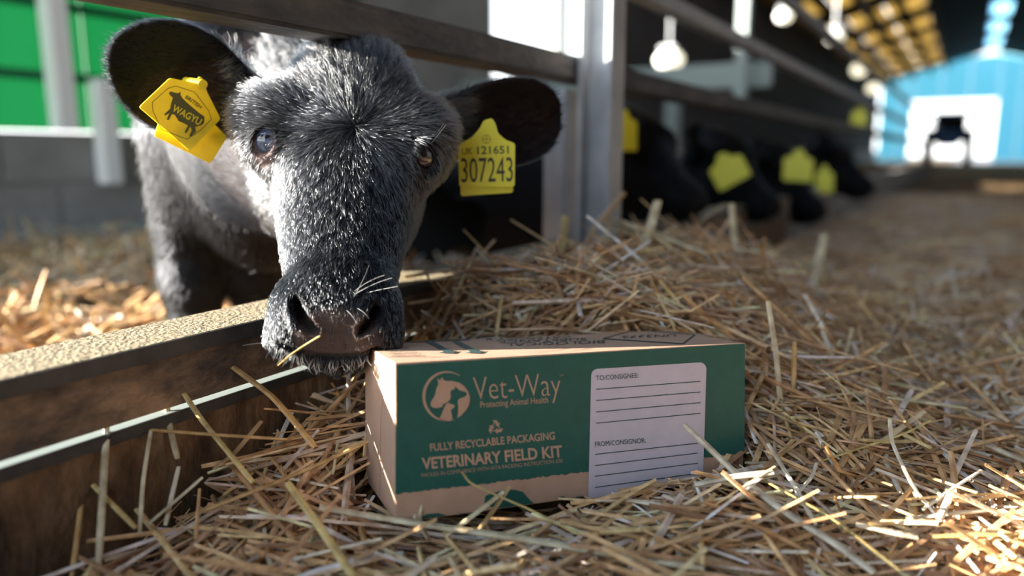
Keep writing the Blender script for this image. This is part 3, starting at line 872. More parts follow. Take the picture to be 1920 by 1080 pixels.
def curves_obj(name, pts, rad, m, parent):
    """pts: (n, k, 3) world, rad: (n, k)"""
    n, k = pts.shape[:2]
    cu = bpy.data.hair_curves.new(name)
    cu.add_curves([k] * n)
    cu.attributes['position'].data.foreach_set('vector', np.ascontiguousarray(pts, np.float32).ravel())
    a = cu.attributes.get('radius') or cu.attributes.new('radius', 'FLOAT', 'POINT')
    a.data.foreach_set('value', np.ascontiguousarray(rad, np.float32).ravel())
    cu.materials.append(m)
    o = bpy.data.objects.new(name, cu); COL.objects.link(o)
    o.parent = parent; o.matrix_parent_inverse = parent.matrix_basis.inverted()
    return o

def sample(V, Q, N, wt, n, rg):
    """n points on the quads, weighted by area and by wt per vertex"""
    ar = np.linalg.norm(np.cross(V[Q[:, 2]] - V[Q[:, 0]], V[Q[:, 3]] - V[Q[:, 1]]), axis=1) * wt[Q].mean(1)
    f = rg.choice(len(Q), n, p=ar / ar.sum())
    a, b = rg.random((2, n))
    w4 = np.stack([(1 - a) * (1 - b), a * (1 - b), a * b, (1 - a) * b], 1)
    P = (V[Q[f]] * w4[:, :, None]).sum(1); nn = (N[Q[f]] * w4[:, :, None]).sum(1)
    return P, nn / np.linalg.norm(nn, axis=1, keepdims=True), f, w4

rg = np.random.default_rng(11)
CW = wld(CV); WN = CN @ HM
view = CP - CW; view /= np.linalg.norm(view, axis=1, keepdims=True)
facing = (WN * view).sum(1)
headish = (CV[:, 2] > -.25) & (np.linalg.norm(CV - np.array([0, -.05, -.08]), axis=1) < .36)
dn = np.minimum(seg_dist(CPX, NOST[0])[0], seg_dist(CPX, NOST[1])[0])
de = np.minimum(*[np.sqrt(((Xp - ex) / 19)**2 + ((Yp - ey) / 26)**2) for ex, ey in EYES])
frn = CV[:, 2] > -.09
dens = headish * np.clip(facing + .45, 0, 1) * (1 - .97 * np.clip(muz * 1.15, 0, 1)) * (1 - frn * (dn < 13)) * (1 - frn * (de < 1.2)) * (1 - .9 * np.clip(lid * 1.2, 0, 1))
dens = dens * np.where(earin, .35, 1.0)
NH = 160000
P, Nn, fi, w4 = sample(CV, CQ, CN, dens, NH, rg)
def fur_dir(P, N, rg):
    WH = HP(664, 236, .012)
    d = P - WH; d[:, 2] = 0
    r = np.linalg.norm(d, axis=1, keepdims=True); rad = d / (r + 1e-6)
    down = np.array([0, -1.0, 0]); sgn = np.sign(P[:, :1])
    far = np.clip((r - .03) / .08, 0, 1)
    below = np.clip((WH[1] - P[:, 1:2]) / .03, 0, 1); above = 1 - below
    # below the whorl the coat streams down the nose and back over the cheeks; above it, up to the poll
    T_ = rad * (1 - far) + far * (below * (down + .35 * rad) + above * (rad + np.array([0, .4, 0])))
    side = np.clip((np.abs(P[:, :1]) - .055) / .04, 0, 1)
    T_ = T_ + side * np.array([0, -.4, -.5])
    ear_ = (np.abs(P[:, 0]) > .125) & (P[:, 1] > -.06)
    T_[ear_] = np.stack([np.sign(P[ear_, 0]), .15 * np.ones(ear_.sum()), .1 * np.ones(ear_.sum())], 1)
    # clumped waves so that tufts catch the light
    ph = np.sin(P[:, 0] * 310 + 3 * np.sin(P[:, 1] * 170)) + np.sin(P[:, 1] * 260 + 2 * np.sin(P[:, 0] * 210))
    T_ = T_ + .22 * ph[:, None] * np.stack([np.ones(len(P)), np.zeros(len(P)), np.zeros(len(P))], 1)
    T_ += rg.normal(0, .16, T_.shape)
    T_ -= N * (T_ * N).sum(1, keepdims=True)
    return T_ / (np.linalg.norm(T_, axis=1, keepdims=True) + 1e-6)
T_ = fur_dir(P.copy(), Nn, rg)
pp = proj(wld(P))
ln = np.interp(pp[:, 1], [40, 200, 300, 450, 560, 680], [.018, .015, .010, .0068, .0045, .0055]) * rg.uniform(.55, 1.2, NH)
side_ = np.clip((np.abs(pp[:, 0] - 645) - 90) / 70, 0, 1); ln *= 1 - .45 * side_ * (pp[:, 1] < 420)
ln = np.where(np.abs(P[:, 0]) > .125, .009 * rg.uniform(.5, 1.4, NH), ln)
lift = np.interp(pp[:, 1], [60, 250, 400, 600], [.34, .36, .24, .30])[:, None] * rg.uniform(.6, 1.5, (NH, 1))
K = 4
ts = np.linspace(0, 1, K)
pts = np.stack([P + ln[:, None] * (T_ * t + Nn * lift * (t - .55 * t * t)) for t in ts], 1)
rad = np.stack([np.full(NH, .00019) * (1 - .75 * t) for t in ts], 1) * rg.uniform(.6, 1.2, (NH, 1))
fur = curves_obj('fur', wld(pts), rad, M_fur, calf); fur['kind'] = 'stuff'
NG = 34000
P, Nn, fi, w4 = sample(CV, CQ, CN, dens * (np.abs(CV[:, 0]) < .125), NG, rg)
T_ = fur_dir(P.copy(), Nn, rg); pp = proj(wld(P))
lg = np.interp(pp[:, 1], [40, 200, 300, 450, 560, 680], [.021, .018, .012, .008, .005, .006]) * rg.uniform(.6, 1.25, NG)
pts = np.stack([P + lg[:, None] * (T_ * t + Nn * .5 * rg.uniform(.6, 1.4, (NG, 1)) * (t - .5 * t * t)) for t in np.linspace(0, 1, 4)], 1)
rad = np.stack([np.full(NG, .00023) * (1 - .6 * t) for t in np.linspace(0, 1, 4)], 1)
gh = curves_obj('guard_hairs', wld(pts), rad, hair_mat('grey_guard_hair', (.05, .053, .060), .2, .3, 1.55), calf); gh['kind'] = 'stuff'
# coat on neck, trunk and legs: longer, sparser strands
densb = (~headish) * np.clip(facing + .4, 0, 1) * (CW[:, 2] > -.03)
NB = 60000
P, Nn, fi, w4 = sample(CV, CQ, CN, densb, NB, rg)
Tb = np.tile(HM @ (bdir * .6 + np.array([0, 0, -1.0])), (NB, 1)) + rg.normal(0, .25, (NB, 3))
Tb -= Nn * (Tb * Nn).sum(1, keepdims=True); Tb /= np.linalg.norm(Tb, axis=1, keepdims=True)
lb = .022 * rg.uniform(.6, 1.3, NB)
pts = np.stack([P + lb[:, None] * (Tb * t + Nn * .3 * (t - .5 * t * t)) for t in np.linspace(0, 1, 3)], 1)
rad = np.stack([np.full(NB, .0006) * (1 - .6 * t) for t in np.linspace(0, 1, 3)], 1)
coat = curves_obj('body_coat', wld(pts), rad, M_fur, calf); coat['kind'] = 'stuff'

# whiskers and lashes
def near_surface(px, py):
    d2 = (Xp - px)**2 + (Yp - py)**2 - 4000 * facing
    return int(np.argmin(d2))
W_ = []
wk = [((500, 600), [(470, 605), (445, 570)]), ((505, 590), [(480, 560), (472, 500)]), ((508, 575), [(480, 545), (475, 500)]), ((506, 566), [(485, 535), (470, 515)]),
      ((502, 560), [(480, 550), (466, 562)]), ((500, 615), [(480, 625), (470, 600)]), ((505, 625), [(490, 640), (480, 665)]), ((512, 632), [(495, 640), (455, 648)]),
      ((520, 640), [(506, 652), (498, 672)]), ((530, 645), [(520, 660), (512, 672)]), ((660, 540), [(690, 525), (720, 516)]), ((665, 545), [(700, 530), (735, 521)]),
      ((660, 555), [(680, 530), (692, 497)]), ((690, 545), [(720, 541), (745, 537)]), ((650, 580), [(662, 592), (668, 606)]), ((670, 575), [(685, 585), (692, 598)])]
for i in range(46):
    t = i / 45; x = 555 + 130 * t; y = 672 + 9 * math.sin(math.pi * t)
    wk.append(((x, y), [(x + rg.normal(0, 4), y + 8), (x + rg.normal(0, 9), y + rg.uniform(12, 26))]))
for i in range(16):
    wk.append(((520 + 2.5 * i, 648 + 1.3 * i), [(516 + 2.4 * i, 658 + 1.3 * i), (510 + 2.2 * i + rg.normal(0, 5), 668 + 1.3 * i + rg.uniform(0, 10))]))
lash = [((482, 246), [(465, 258), (450, 266)]), ((484, 242), [(462, 250), (446, 262)]), ((492, 238), [(470, 244), (452, 256)]), ((810, 262), [(820, 250), (832, 232)]), ((812, 266), [(824, 250), (836, 234)]),
        ((478, 180), [(462, 155), (444, 137)]), ((480, 176), [(470, 148), (447, 134)]), ((474, 184), [(458, 172), (441, 146)]), ((664, 226), [(650, 214), (642, 206)]), ((716, 150), [(728, 142), (722, 124)])]
for root, rest in wk + lash:
    j = near_surface(*root); p0 = CW[j]; dpt = np.dot(p0 - CP, FV)
    q = [p0] + [at(x, y, dpt - .012 * (k + 1)) for k, (x, y) in enumerate(rest)]
    q = np.array(q); ts = np.linspace(0, 1, 7)[:, None]
    W_.append((1 - ts)**2 * q[0] + 2 * ts * (1 - ts) * q[1] + ts**2 * q[2])
W_ = np.array(W_)
wr_ = np.tile(np.linspace(.00034, .00014, 7), (len(W_), 1))
wh = curves_obj('whiskers', W_, wr_, M_whisk, calf); wh['kind'] = 'stuff'

# ------------------------------------------------------------------ ear tags
def rounded(pts, r):
    out = []; n = len(pts); pts = [np.array(p, float) for p in pts]
    for i in range(n):
        a, b, c = pts[i - 1], pts[i], pts[(i + 1) % n]
        u = (a - b) / np.linalg.norm(a - b); v = (c - b) / np.linalg.norm(c - b)
        rr = min(r, np.linalg.norm(a - b) * .4, np.linalg.norm(c - b) * .4)
        p, q = b + u * rr, b + v * rr
        out += [(1 - t)**2 * p + 2 * t * (1 - t) * b + t * t * q for t in (0, .33, .66, 1)]
    return out
def plate(name, pts, plane, m, parent, th=.0022, r=5):
    P = [hitplane(a[0], a[1], *plane) for a in rounded(pts, r)]
    return prism(name, P, -np.asarray(plane[1]) * th, m, parent)
nL = -ray(338, 220); nL /= np.linalg.norm(nL); nL = nL + RV * .35 - ZV * .1; nL /= np.linalg.norm(nL)
pL = at(338, 215, .742)
TL = plate('ear_tag', [(319, 146), (368, 156), (374, 142), (383, 150), (388, 172), (414, 223), (356, 283), (261, 201)], (pL, nL), M_tag, calf)
TL['label'] = 'yellow ear tag printed with a bull and two words'
plate('back_plate', [(300, 225), (385, 215), (426, 257), (395, 307), (289, 255)], (pL - nL * .012, nL), M_tag, TL)
q1 = (pL + nL * .0004, nL); q2 = (pL + nL * .0008, nL)
def z0(pts): return [(180 + x * .35191, y * .35191) for x, y in pts]
bull = [(388, 495), (398, 487), (415, 492), (437, 497), (452, 488), (450, 505), (462, 525), (500, 560), (545, 598), (578, 622), (576, 655), (560, 668), (530, 676), (533, 700), (505, 728), (497, 722), (510, 695), (503, 674), (482, 710), (472, 705), (490, 668), (465, 655), (440, 645), (420, 612), (405, 608), (388, 640), (376, 637), (392, 602), (368, 616), (364, 608), (395, 580), (402, 545), (410, 520), (395, 508)]
poly_px('bull_print', z0(bull), q1, M_inkg, TL)
stroke_px('border_print', z0([(385, 470), (300, 545), (303, 590), (350, 690), (485, 742), (560, 690), (615, 635), (600, 590), (525, 490), (425, 458)]), 1.1, q1, M_inkg, TL, True)
text_px('lettering', 'WAGYU', z0([(402, 588)])[0], z0([(550, 668)])[0], 12.5, q2, M_tagyel, TL, .02)
text_px('lettering', 'BRITISH', z0([(474, 522)])[0], z0([(556, 580)])[0], 6.5, q2, M_inkg, TL, .02)
V, Fc = tube([pL + (at(378, 158, .75) - at(338, 215, .75)) + nL * .004, pL + (at(378, 158, .75) - at(338, 215, .75)) - nL * .05], .0045, 10); pyd('stud', V, Fc, M_tag, TL)
nR = -ray(912, 290); nR /= np.linalg.norm(nR)
pR = at(912, 290, .825)
TR = plate('ear_tag', [(859, 272), (884, 258), (900, 240), (906, 226), (922, 221), (929, 231), (934, 250), (948, 262), (966, 269), (965, 350), (861, 350)], (pR, nR), M_tagpale, calf)
TR['label'] = 'pale yellow ear tag printed with black numbers'
plate('back_plate', [(862, 300), (962, 300), (962, 361), (864, 368)], (pR - nR * .008, nR), M_tagpale, TR)
q1 = (pR + nR * .0004, nR)
text_px('lettering', 'UK', (866, 289.5), (886, 289.0), 12, q1, M_inkg, TR)
text_px('lettering', '121651', (895, 289), (954, 287.5), 14, q1, M_ink, TR, .012)
text_px('lettering', '307243', (865, 342), (962, 340), 45, q1, M_ink, TR, .0)
ring_px('crown_print', (912, 261), 8, 8, .8, .8, 0, 2 * math.pi, q1, M_inkg, TR, 24)
stroke_px('crown_print', [(912, 253), (912, 269)], .8, q1, M_inkg, TR); stroke_px('crown_print', [(904, 261), (920, 261)], .8, q1, M_inkg, TR)
V, Fc = tube([at(917, 232, .820), at(917, 232, .87)], .0045, 10); pyd('stud', V, Fc, M_tagpale, TR)

# ------------------------------------------------------------------ the row of calves further along the barrier
FV_, FQ_ = build_calf(.008, .02, drop=.20)
wh_ = EW * np.array([1, 1, 0]); wh_ /= np.linalg.norm(wh_); FV_ = (wld(FV_) - H0) @ np.stack([np.cross(ZV, wh_), ZV, wh_]).T
fme = npmesh('body', FV_, FQ_)     # head-local coordinates
fc = np.tile(np.array([.004, .004, .0048]), (len(FV_), 1)); vcol(fme, 'hide', fc); fme.materials.append(M_hide)
# short coat shared by the copies
wt_ = np.ones(len(FV_)) * (FV_[:, 2] > -.9)
def far_calf(px, py, X, head, pitch, scale, label, tags, tagm):
    """head origin seen at the pixel on the plane X; head: compass heading of the face"""
    c = hit(px, py, 0, X)
    zrot = Matrix.Rotation(-math.radians(head), 4, 'Z') @ Matrix.Rotation(math.radians(pitch), 4, 'X')
    # local axes: u to the side, v up, w out of the face; map w -> +Y before the heading turn
    base = Matrix(((-1, 0, 0, 0), (0, 0, 1, 0), (0, 1, 0, 0), (0, 0, 0, 1)))
    M = Matrix.Translation(Vector(c)) @ zrot @ base @ Matrix.Scale(scale, 4)
    lo = min((M @ Vector(FV_[i])).z for i in range(0, len(FV_), 40))
    e = empty('calf', (c[0], c[1], -.05), label, 'calf', 'calves along the barrier')
    o = link('body', fme, None, e); o.matrix_basis = M; o.matrix_parent_inverse = e.matrix_basis.inverted()
    for (tpx, tpy, tw, th, rot, dd) in tags:
        d = np.dot(c - CP, FV) + dd
        n = -ray(tpx, tpy); n /= np.linalg.norm(n); pl_ = (at(tpx, tpy, d), n)
        s_, c_ = math.sin(math.radians(rot)), math.cos(math.radians(rot))
        sh = [(-.5, -.2), (-.22, -.3), (-.12, -.5), (.12, -.5), (.22, -.3), (.5, -.2), (.5, .5), (-.5, .5)]
        pts = [(tpx + x * tw * c_ - y * th * s_, tpy + x * tw * s_ + y * th * c_) for x, y in sh]
        plate('ear_tag', pts, pl_, tagm, e, .003, 4)
    return e
far_calf(1235, 268, -.60, 104, 6, .85, 'first black calf past the steel post with a tall yellow tag', [(1170, 244, 50, 78, 0, -.10), (1148, 305, 20, 40, 0, .05)], M_tag)
far_calf(1395, 300, -.60, 108, 4, .92, 'black calf with a large tilted yellow-green tag, second past the post', [(1365, 316, 68, 62, -28, -.15)], M_tagpale)
far_calf(1490, 318, -.57, 104, 2, 1.0, 'black calf with its nose deepest in the straw, third past the post', [(1497, 310, 56, 60, 4, -.18)], M_tagpale)
far_calf(1590, 292, -.50, 98, 4, 1.0, 'farthest black calf at the barrier, standing out against the light', [(1546, 336, 34, 52, 0, -.2), (1612, 218, 30, 34, 10, .1)], M_tagpale)

# ------------------------------------------------------------------ straw
def hz(x, y):
    """top of the straw in the passage"""
    x = np.asarray(x, float); y = np.asarray(y, float)
    g = lambda cx, cy, sx, sy: np.exp(-((x - cx) / sx)**2 - ((y - cy) / sy)**2)
    z = -.012 + .0 * x
    z = z + .165 * g(-.42, 1.22, .24, .38) + .06 * g(-.52, .85, .12, .2) + .06 * g(-.56, .74, .08, .10)
    z = z + .085 * g(-.36, .82, .16, .16)
    z = z + .055 * g(-.52, .55, .09, .12)
    z = z + .022 * g(-.17, .60, .10, .12) + .03 * g(-.12, .85, .15, .2) - .02 * g(.05, .45, .25, .3)
    z = z + .010 * g(-.2, .32, .2, .10)
    z = z - .008 * g(-.60, .25, .12, .14)
    z = z + .010 * np.sin(x * 13 + 1.3 * np.sin(y * 9)) * np.sin(y * 11 + .7)
    return z
gx = np.concatenate([np.linspace(BX + .008, .6, 90), np.linspace(.65, 3.35, 28)]); gy = np.concatenate([np.linspace(-1.5, 2.6, 200), np.linspace(2.7, 14, 60)])
GX, GY_ = np.meshgrid(gx, gy, indexing='ij')
GZ = hz(GX, GY_) - .026 + .006 * np.sin(GX * 61 + 3 * np.sin(GY_ * 37)) * np.sin(GY_ * 53)
ny = len(gy); ii = np.arange(len(gx) - 1)[:, None] * ny + np.arange(ny - 1)[None, :]
bedq = np.stack([ii, ii + ny, ii + ny + 1, ii + 1], -1).reshape(-1, 4)
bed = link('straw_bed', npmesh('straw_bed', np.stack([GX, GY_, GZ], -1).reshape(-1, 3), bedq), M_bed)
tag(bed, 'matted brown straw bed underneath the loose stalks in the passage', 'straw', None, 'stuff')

PAL = np.array([[.62, .43, .17], [.50, .33, .13], [.68, .52, .25], [.40, .25, .105], [.60, .50, .31], [.66, .60, .43], [.30, .18, .08], [.56, .38, .14]])
PAL = PAL * np.array([1.47, 1.40, 1.76])
PW = np.array([.2, .2, .16, .14, .12, .07, .06, .05])
def stalks(N, pos, heading, tilt, length, width, rg, rings=5, bend=.12, kink=.35):
    """centre lines of N stalks: (N, rings, 3) and widths"""
    t = np.linspace(-.5, .5, rings)
    d = np.stack([np.cos(heading) * np.cos(tilt), np.sin(heading) * np.cos(tilt), np.sin(tilt)], 1)
    sidev = np.stack([-np.sin(heading), np.cos(heading), np.zeros(N)], 1)
    b = rg.normal(0, bend, N)[:, None]; bz = rg.normal(0, bend * .6, N)[:, None]
    k = (rg.random(N) < kink)[:, None] * rg.normal(0, .35, (N, 1)); kt = rg.uniform(-.3, .3, (N, 1))
    off = (t[None, :]**2 - .08) * b + np.maximum(t[None, :] - kt, 0) * k
    offz = -(t[None, :]**2) * np.abs(bz) + np.maximum(t[None, :] - kt, 0) * k * .35
    P = pos[:, None, :] + length[:, None, None] * (t[None, :, None] * d[:, None, :] + off[:, :, None] * sidev[:, None, :] + offz[:, :, None] * np.array([0, 0, 1.]))
    return P

def stalk_mesh(name, P, width, flat, col, sides=4):
    N, R = P.shape[:2]
    Tn = np.gradient(P, axis=1); Tn /= np.linalg.norm(Tn, axis=2, keepdims=True) + 1e-9
    A = np.cross(Tn, np.array([0, 0, 1.])); A /= np.linalg.norm(A, axis=2, keepdims=True) + 1e-9
    B = np.cross(A, Tn)
    th = np.arange(sides) * 2 * np.pi / sides
    taper = np.ones(R); taper[0] = .85; taper[-1] = .8
    w = (width[:, None] * .5 * taper[None, :])[:, :, None, None]
    V = P[:, :, None, :] + w * (np.cos(th)[None, None, :, None] * A[:, :, None, :] + flat[:, None, None, None] * np.sin(th)[None, None, :, None] * B[:, :, None, :])
    base = (np.arange(N)[:, None, None] * R + np.arange(R - 1)[None, :, None]) * sides
    k = np.arange(sides)[None, None, :]; k2 = (k + 1) % sides
    Q = np.stack([base + k, base + k2, base + sides + k2, base + sides + k], -1).reshape(-1, 4)
    me = npmesh(name, V.reshape(-1, 3), Q)
    me.polygons.foreach_set('use_smooth', np.zeros(len(Q), bool))
    vcol(me, 'col', np.repeat(col, R * sides, axis=0))
    me.materials.append(M_straw)
    return me

def straw_cols(N, rg, bright=1.0):
    c = PAL[rg.choice(len(PAL), N, p=PW)] * rg.uniform(.75, 1.15, (N, 1)) * bright
    return np.clip(c, 0, .86)

BRI = BR.T
def clear(P, m=.002):
    """stalks that stay out of the box, the kerb and the calf's muzzle"""
    q = (P - BO) @ BR
    inb = ((q[..., 0] > -m) & (q[..., 0] < BL + m) & (q[..., 1] > -m) & (q[..., 1] < BD + m) & (q[..., 2] > -.02) & (q[..., 2] < BH + m)).any(1)
    q0 = q.min(1); q1_ = q.max(1)
    # nothing lies over the print or the lid
    over = ((q1_[:, 2] > BH - .004) & (q[..., 0].mean(1) > -.0) & (q[..., 0].mean(1) < BL) & (q[..., 1].mean(1) > -.02) & (q[..., 1].mean(1) < BD)) 
    kerb = ((P[..., 0] < BX + .012) & (P[..., 2] < .16)).any(1) | (P[..., 0] < BX + .002).any(1)
    hd = loc(P.reshape(-1, 3)).reshape(P.shape)
    head = ((np.abs(hd[..., 0]) < .085) & (hd[..., 1] > -.225) & (hd[..., 2] < .045) & (hd[..., 2] > -.11)).any(1)
    return ~(inb | over | kerb | head)

def hide_front(P, lim):
    """true where a stalk would hide the printed face of the box"""
    q = (P - BO) @ BR
    m = (q[..., 1] < 0) & (q[..., 1] > -.25) & (q[..., 0] > -.03) & (q[..., 0] < BL + .01)
    px = proj(P.reshape(-1, 3)).reshape(P.shape[:2] + (2,))
    line = np.interp(px[..., 0], [700, 745, 900, 1100, 1330, 1400], [1000, 975, 965, 930, 885, 868]) - lim
    return (m & (px[..., 1] < line) & (px[..., 0] > 735) & (px[..., 0] < 1398)).any(1)

def scatter(N, x0, x1, y0, y1, rg, L, Wd, tl, lift, rings=5, zf=hz):
    x = rg.uniform(x0, x1, N); y = rg.uniform(y0, y1, N)
    z = zf(x, y) + rg.uniform(lift[0], lift[1], N)
    h = np.where(rg.random(N) < .45, YAW + rg.normal(0, .45, N), rg.uniform(0, 2 * np.pi, N))
    ln_ = rg.uniform(L[0], L[1], N) * rg.uniform(.5, 1, N)
    # follow the slope of the heap
    e_ = .02; gxs = (zf(x + e_, y) - zf(x - e_, y)) / (2 * e_); gys = (zf(x, y + e_) - zf(x, y - e_)) / (2 * e_)
    slope = np.arctan(gxs * np.cos(h) + gys * np.sin(h))
    t = slope + rg.normal(0, tl, N)
    P = stalks(N, np.stack([x, y, z], 1), h, t, ln_, None, rg, rings, .08, .3)
    return P, rg.uniform(Wd[0], Wd[1], N)

rs = np.random.default_rng(21)
def stuff_batch(name, label, N, *a, flat=(.35, .9), bright=1.0, sides=4, lim=6, **k):
    P, w = scatter(N, *a, **k)
    ok = clear(P) & ~hide_front(P, lim)
    P, w = P[ok], w[ok]; n = len(P)
    me = stalk_mesh(name, P, w, rs.uniform(flat[0], flat[1], n), straw_cols(n, rs, bright), sides)
    o = link(name, me); tag(o, label, 'straw', None, 'stuff')
    return o
stuff_batch('loose_straw', 'thick tangle of loose straw stalks around the box and up to the kerb', 13000, BX, .45, .12, 1.05, rs, (.09, .34), (.0024, .0052), .16, (-.028, .014))
stuff_batch('loose_straw', 'heap of tangled straw stalks rising behind the box by the post', 12000, BX, .55, 1.0, 2.0, rs, (.10, .32), (.0030, .0055), .22, (-.026, .018), lim=0)
stuff_batch('coarse_straw', 'broad pale stalks strewn over the tangle near the box', 4200, BX, .40, .12, 1.0, rs, (.12, .34), (.0042, .0070), .18, (-.012, .024))
stuff_batch('fine_straw', 'thin straw leaves and broken chaff between the stalks near the box', 8000, BX, .40, .12, 1.0, rs, (.03, .12), (.0009, .0022), .3, (-.026, .014), flat=(.15, .4))
stuff_batch('far_straw', 'blurred straw covering the passage towards the far doorway', 14000, BX, 2.6, 1.9, 6.5, rs, (.12, .34), (.005, .009), .12, (-.020, .02), rings=3, sides=3)
# pen bedding, lit by the sun
def hpen(x, y): return -.05 + .015 * np.sin(x * 9) * np.sin(y * 8)
P, w = scatter(9000, -3.1, BX - .10, -.4, 3.6, rs, (.08, .24), (.006, .014), .5, (0, .04), rings=3, zf=hpen)
okp = (loc(P.reshape(-1, 3)).reshape(P.shape)[..., 2] < 9).all(1)
o = link('pen_straw', stalk_mesh('pen_straw', P, w, rs.uniform(.4, .9, len(P)), straw_cols(len(P), rs, 1.0), 3)); tag(o, 'sunlit golden straw bedding on the floor of the pen', 'straw', None, 'stuff')

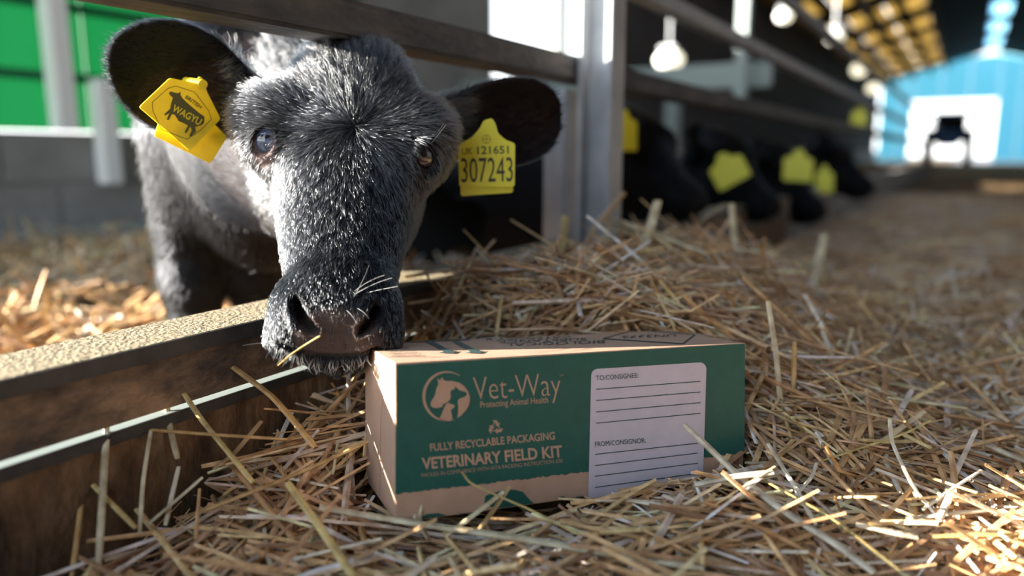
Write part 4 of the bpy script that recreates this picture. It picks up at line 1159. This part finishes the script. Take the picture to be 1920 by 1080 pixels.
# single stalks that can be picked out
def stalk_obj(pts, wpx, col, label, group=None, flat=.55):
    P = np.array([at(x, y, d) for x, y, d in pts]); d0 = pts[len(pts) // 2][2]
    k = len(P); t = np.linspace(0, k - 1, 4 * (k - 1) + 1)
    C_ = np.stack([np.interp(t, np.arange(k), P[:, q]) for q in range(3)], 1)
    if len(C_) > 5:
        S = C_.copy(); S[1:-1] = .25 * C_[:-2] + .5 * C_[1:-1] + .25 * C_[2:]; C_ = S
    w = wpx / FPX * d0
    me = stalk_mesh('straw_stalk', C_[None], np.array([w]), np.array([flat]), np.array([col]), 6)
    o = link('straw_stalk', me); tag(o, label, 'straw stalk', group)
    return o
Yl, Br, Pa, Or, Wh = (.66, .50, .19), (.42, .27, .12), (.66, .58, .38), (.58, .36, .13), (.74, .68, .52)
HERO = [
 ([(1283, 796, .655), (1385, 893, .635), (1470, 960, .60), (1570, 1022, .57), (1640, 1075, .55)], 19, Wh, 'thick pale stalk slanting up across the lower right of the address label'),
 ([(1303, 909, .635), (1380, 893, .625), (1450, 886, .62)], 17, Wh, 'short bright stalk lying crosswise over the thick slanting stalk'),
 ([(1440, 832, .66), (1492, 915, .63), (1530, 985, .60)], 10, Wh, 'bright stalk standing just right of the box corner'),
 ([(1531, 868, .66), (1522, 895, .645), (1500, 920, .63), (1462, 958, .61)], 7, Wh, 'thin hooked stalk beside the bright one right of the box'),
 ([(1668, 785, .68), (1672, 830, .67), (1710, 910, .64), (1756, 968, .62)], 8, Wh, 'long thin curved stalk rising alone at the right'),
 ([(1840, 882, .66), (1780, 920, .64), (1730, 955, .625)], 8, Wh, 'feathery stalk end pointing up to the right near the edge'),
 ([(1745, 788, .72), (1700, 812, .71), (1620, 838, .70), (1535, 866, .68)], 6, Yl, 'yellow stalk reaching right over the straw behind the thin curved one'),
 ([(1432, 900, .63), (1560, 970, .6), (1690, 1072, .55)], 9, Yl, 'straight pale yellow stalk parallel to the thick slanting one'),
 ([(1700, 973, .62), (1790, 962, .62), (1853, 957, .625)], 12, Wh, 'bright flat stalk at right lying level above the cluster'),
 ([(1606, 984, .595), (1720, 1008, .585)], 17, Wh, 'broad bright broken stalk at the lower right'),
 ([(1750, 1006, .585), (1850, 1002, .585), (1925, 1004, .585)], 12, Yl, 'level yellow stalk running out of the right edge'),
 ([(1845, 832, .74), (1890, 852, .73), (1930, 868, .725)], 18, Wh, 'thick bright stalk end at the right edge of the straw'),
 ([(1783, 925, .625), (1772, 950, .62), (1760, 975, .61)], 13, Wh, 'short frayed stalk stub standing at right'),
 ([(1440, 565, .80), (1455, 660, .785), (1468, 800, .765)], 11, Pa, 'tall pale green-grey stalk upright beside the box at its right end'),
 ([(1490, 640, .80), (1488, 730, .79), (1470, 812, .775)], 9, Or, 'tan upright stalk next to the tall pale one right of the box'),
 ([(600, 952, .60), (800, 985, .585), (980, 1010, .57), (1150, 1040, .555), (1320, 1066, .54)], 19, Pa, 'long pale stalk lying across the foreground below the box'),
 ([(757, 899, .61), (775, 950, .60), (784, 985, .595)], 11, Wh, 'short pale stalk sticking up before the box left corner'),
 ([(790, 940, .60), (786, 975, .597), (802, 1010, .59)], 9, Pa, 'bent stalk piece under the short pale one at the box corner'),
 ([(866, 884, .60), (880, 905, .598), (930, 928, .595), (1000, 958, .59), (1090, 1005, .575)], 6, Yl, 'thin curling stalk with its tip on the small print'),
 ([(945, 922, .6), (880, 972, .59), (835, 1005, .58)], 13, Pa, 'stalk leaning up to the right before the green silhouette'),
 ([(956, 912, .602), (930, 950, .597), (890, 1005, .58)], 11, Br, 'brown stalk crossing behind the leaning one below the silhouette'),
 ([(428, 682, .70), (510, 742, .685), (560, 800, .665), (592, 840, .65)], 15, Or, 'bent tan stalk leaning on the kerb below the muzzle'),
 ([(283, 806, .62), (400, 815, .63), (540, 824, .645)], 10, Or, 'orange stalk lying level before the timber plank'),
 ([(283, 806, .62), (268, 900, .60), (262, 1000, .58)], 8, Pa, 'folded stalk hanging down from the level orange one'),
 ([(200, 796, .60), (194, 900, .58), (184, 1065, .555)], 13, Pa, 'tall pale stalk standing against the plank at far left'),
 ([(125, 858, .60), (190, 925, .585), (255, 990, .57)], 11, Yl, 'yellow stalk slanting down in front of the tall pale one at left'),
 ([(160, 870, .60), (148, 980, .575), (134, 1085, .55)], 10, Or, 'leftmost upright stalk before the plank'),
 ([(540, 906, .60), (600, 988, .56), (665, 1085, .52)], 17, Yl, 'thick yellow stalk slanting towards the bottom edge left of the box'),
 ([(690, 828, .655), (600, 870, .635), (500, 912, .615), (370, 962, .595)], 12, Or, 'long orange-brown stalk rising to the left end of the box'),
 ([(345, 738, .655), (380, 790, .645), (430, 850, .63), (475, 905, .61)], 12, Yl, 'bent yellow stalk touching the bright gap in the kerb'),
 ([(312, 756, .65), (318, 800, .64), (333, 860, .63)], 11, Pa, 'short pale leaf hanging before the plank'),
 ([(275, 985, .585), (340, 930, .60), (380, 895, .61)], 9, Pa, 'pale stalk leaning right near the plank'),
 ([(490, 790, .665), (440, 850, .64), (400, 880, .63)], 12, Br, 'brown stalk pointing up towards the muzzle from the heap'),
 ([(335, 875, .62), (322, 930, .605), (310, 985, .59)], 9, Wh, 'white-tinged stalk piece standing in the left straw'),
 ([(1170, 362, 1.18), (1115, 425, 1.16), (1080, 495, 1.14)], 16, Br, 'blurred brown bent stalk rising left of the steel post'),
 ([(1233, 377, 1.15), (1212, 450, 1.13), (1182, 535, 1.08)], 19, Pa, 'blurred thick stalk rising right of the steel post'),
 ([(1155, 412, 1.2), (1250, 448, 1.15), (1330, 478, 1.1)], 15, Pa, 'blurred pale stalk lying across the top of the heap'),
 ([(1372, 382, 1.28), (1376, 440, 1.27), (1392, 525, 1.2)], 13, Pa, 'blurred curved stalk standing before the second far calf'),
 ([(1060, 406, 1.2), (1056, 440, 1.18), (1048, 500, 1.14)], 15, Yl, 'blurred short stalk standing at the foot of the post'),
 ([(1546, 440, 1.45), (1536, 490, 1.42), (1520, 560, 1.32)], 15, Pa, 'blurred stalk sticking up at the right end of the heap'),
 ([(1140, 400, 1.19), (1136, 450, 1.17), (1120, 505, 1.13)], 13, Pa, 'blurred pale stalk directly before the post'),
 ([(886, 530, .92), (895, 575, .90), (908, 620, .88)], 13, Wh, 'pale upright stalk in the heap just behind the box lid'),
 ([(952, 525, .96), (953, 580, .93), (955, 625, .90)], 11, Pa, 'second upright stalk in the heap behind the box lid'),
 ([(760, 520, .94), (800, 512, .95), (850, 505, .97)], 13, Pa, 'pale stalk lying level right beside the calf muzzle'),
]
for pts, w, c, lab_ in HERO: stalk_obj(pts, w, c, lab_)
# stray stem and chaff at the calf's lip
o = stalk_obj([(600, 630, .603), (575, 645, .610), (545, 665, .622), (522, 685, .635)], 5, Yl, 'thin yellow stem stuck to the calf\'s lip')
# other single stalks lying on top of the tangle in the foreground
protos = []; hue = []
for k in range(8):
    rr = np.random.default_rng(100 + k)
    Pk = stalks(1, np.zeros((1, 3)), np.zeros(1), np.zeros(1), np.ones(1) * .15, None, rr, 7, .10, .6)
    ck = straw_cols(1, rr, 1.05); hue.append('pale' if ck[0, 2] > .42 else ('brown' if ck[0, 0] < .55 else 'golden'))
    protos.append(stalk_mesh('straw_stalk', Pk, np.array([rr.uniform(.0030, .0046)]), np.array([rr.uniform(.4, .8)]), ck, 5))
made = 0; tries = 0
while made < 200 and tries < 3000:
    tries += 1
    px_, py_ = rs.uniform(60, 1915), rs.uniform(700, 1075)
    g_ = hit(px_, py_, 2, .0); g_[2] = hz(g_[0], g_[1]) + .012
    k = tries % 8; a = rs.uniform(0, 2 * math.pi); ti = rs.normal(0, .12); sc = rs.uniform(.6, 1.5)
    d = np.array([math.cos(a) * math.cos(ti), math.sin(a) * math.cos(ti), math.sin(ti)])
    Pk = (g_ + np.linspace(-.075, .075, 7)[:, None] * d * sc)[None]
    if not clear(Pk, .012)[0] or hide_front(Pk, -2)[0] or (Pk[0, :, 2] < hz(Pk[0, :, 0], Pk[0, :, 1]) - .015).any(): continue
    o = bpy.data.objects.new('straw_stalk', protos[k]); COL.objects.link(o)
    o.location = Vector(g_); o.rotation_euler = (rs.uniform(0, 1), -ti, a); o.scale = (sc, 1, 1)
    zone = 'between the timber plank and the box' if px_ < 690 and py_ < 960 else ('behind the box right end' if py_ < 800 else ('right of the box' if px_ > 1400 else 'along the bottom edge below the box'))
    tag(o, '%s %s stalk lying loose on the straw %s' % ('long' if sc > 1.05 else 'short', hue[k], zone), 'straw stalk', 'loose stalks on the foreground straw')
    made += 1
print('stalks', made)
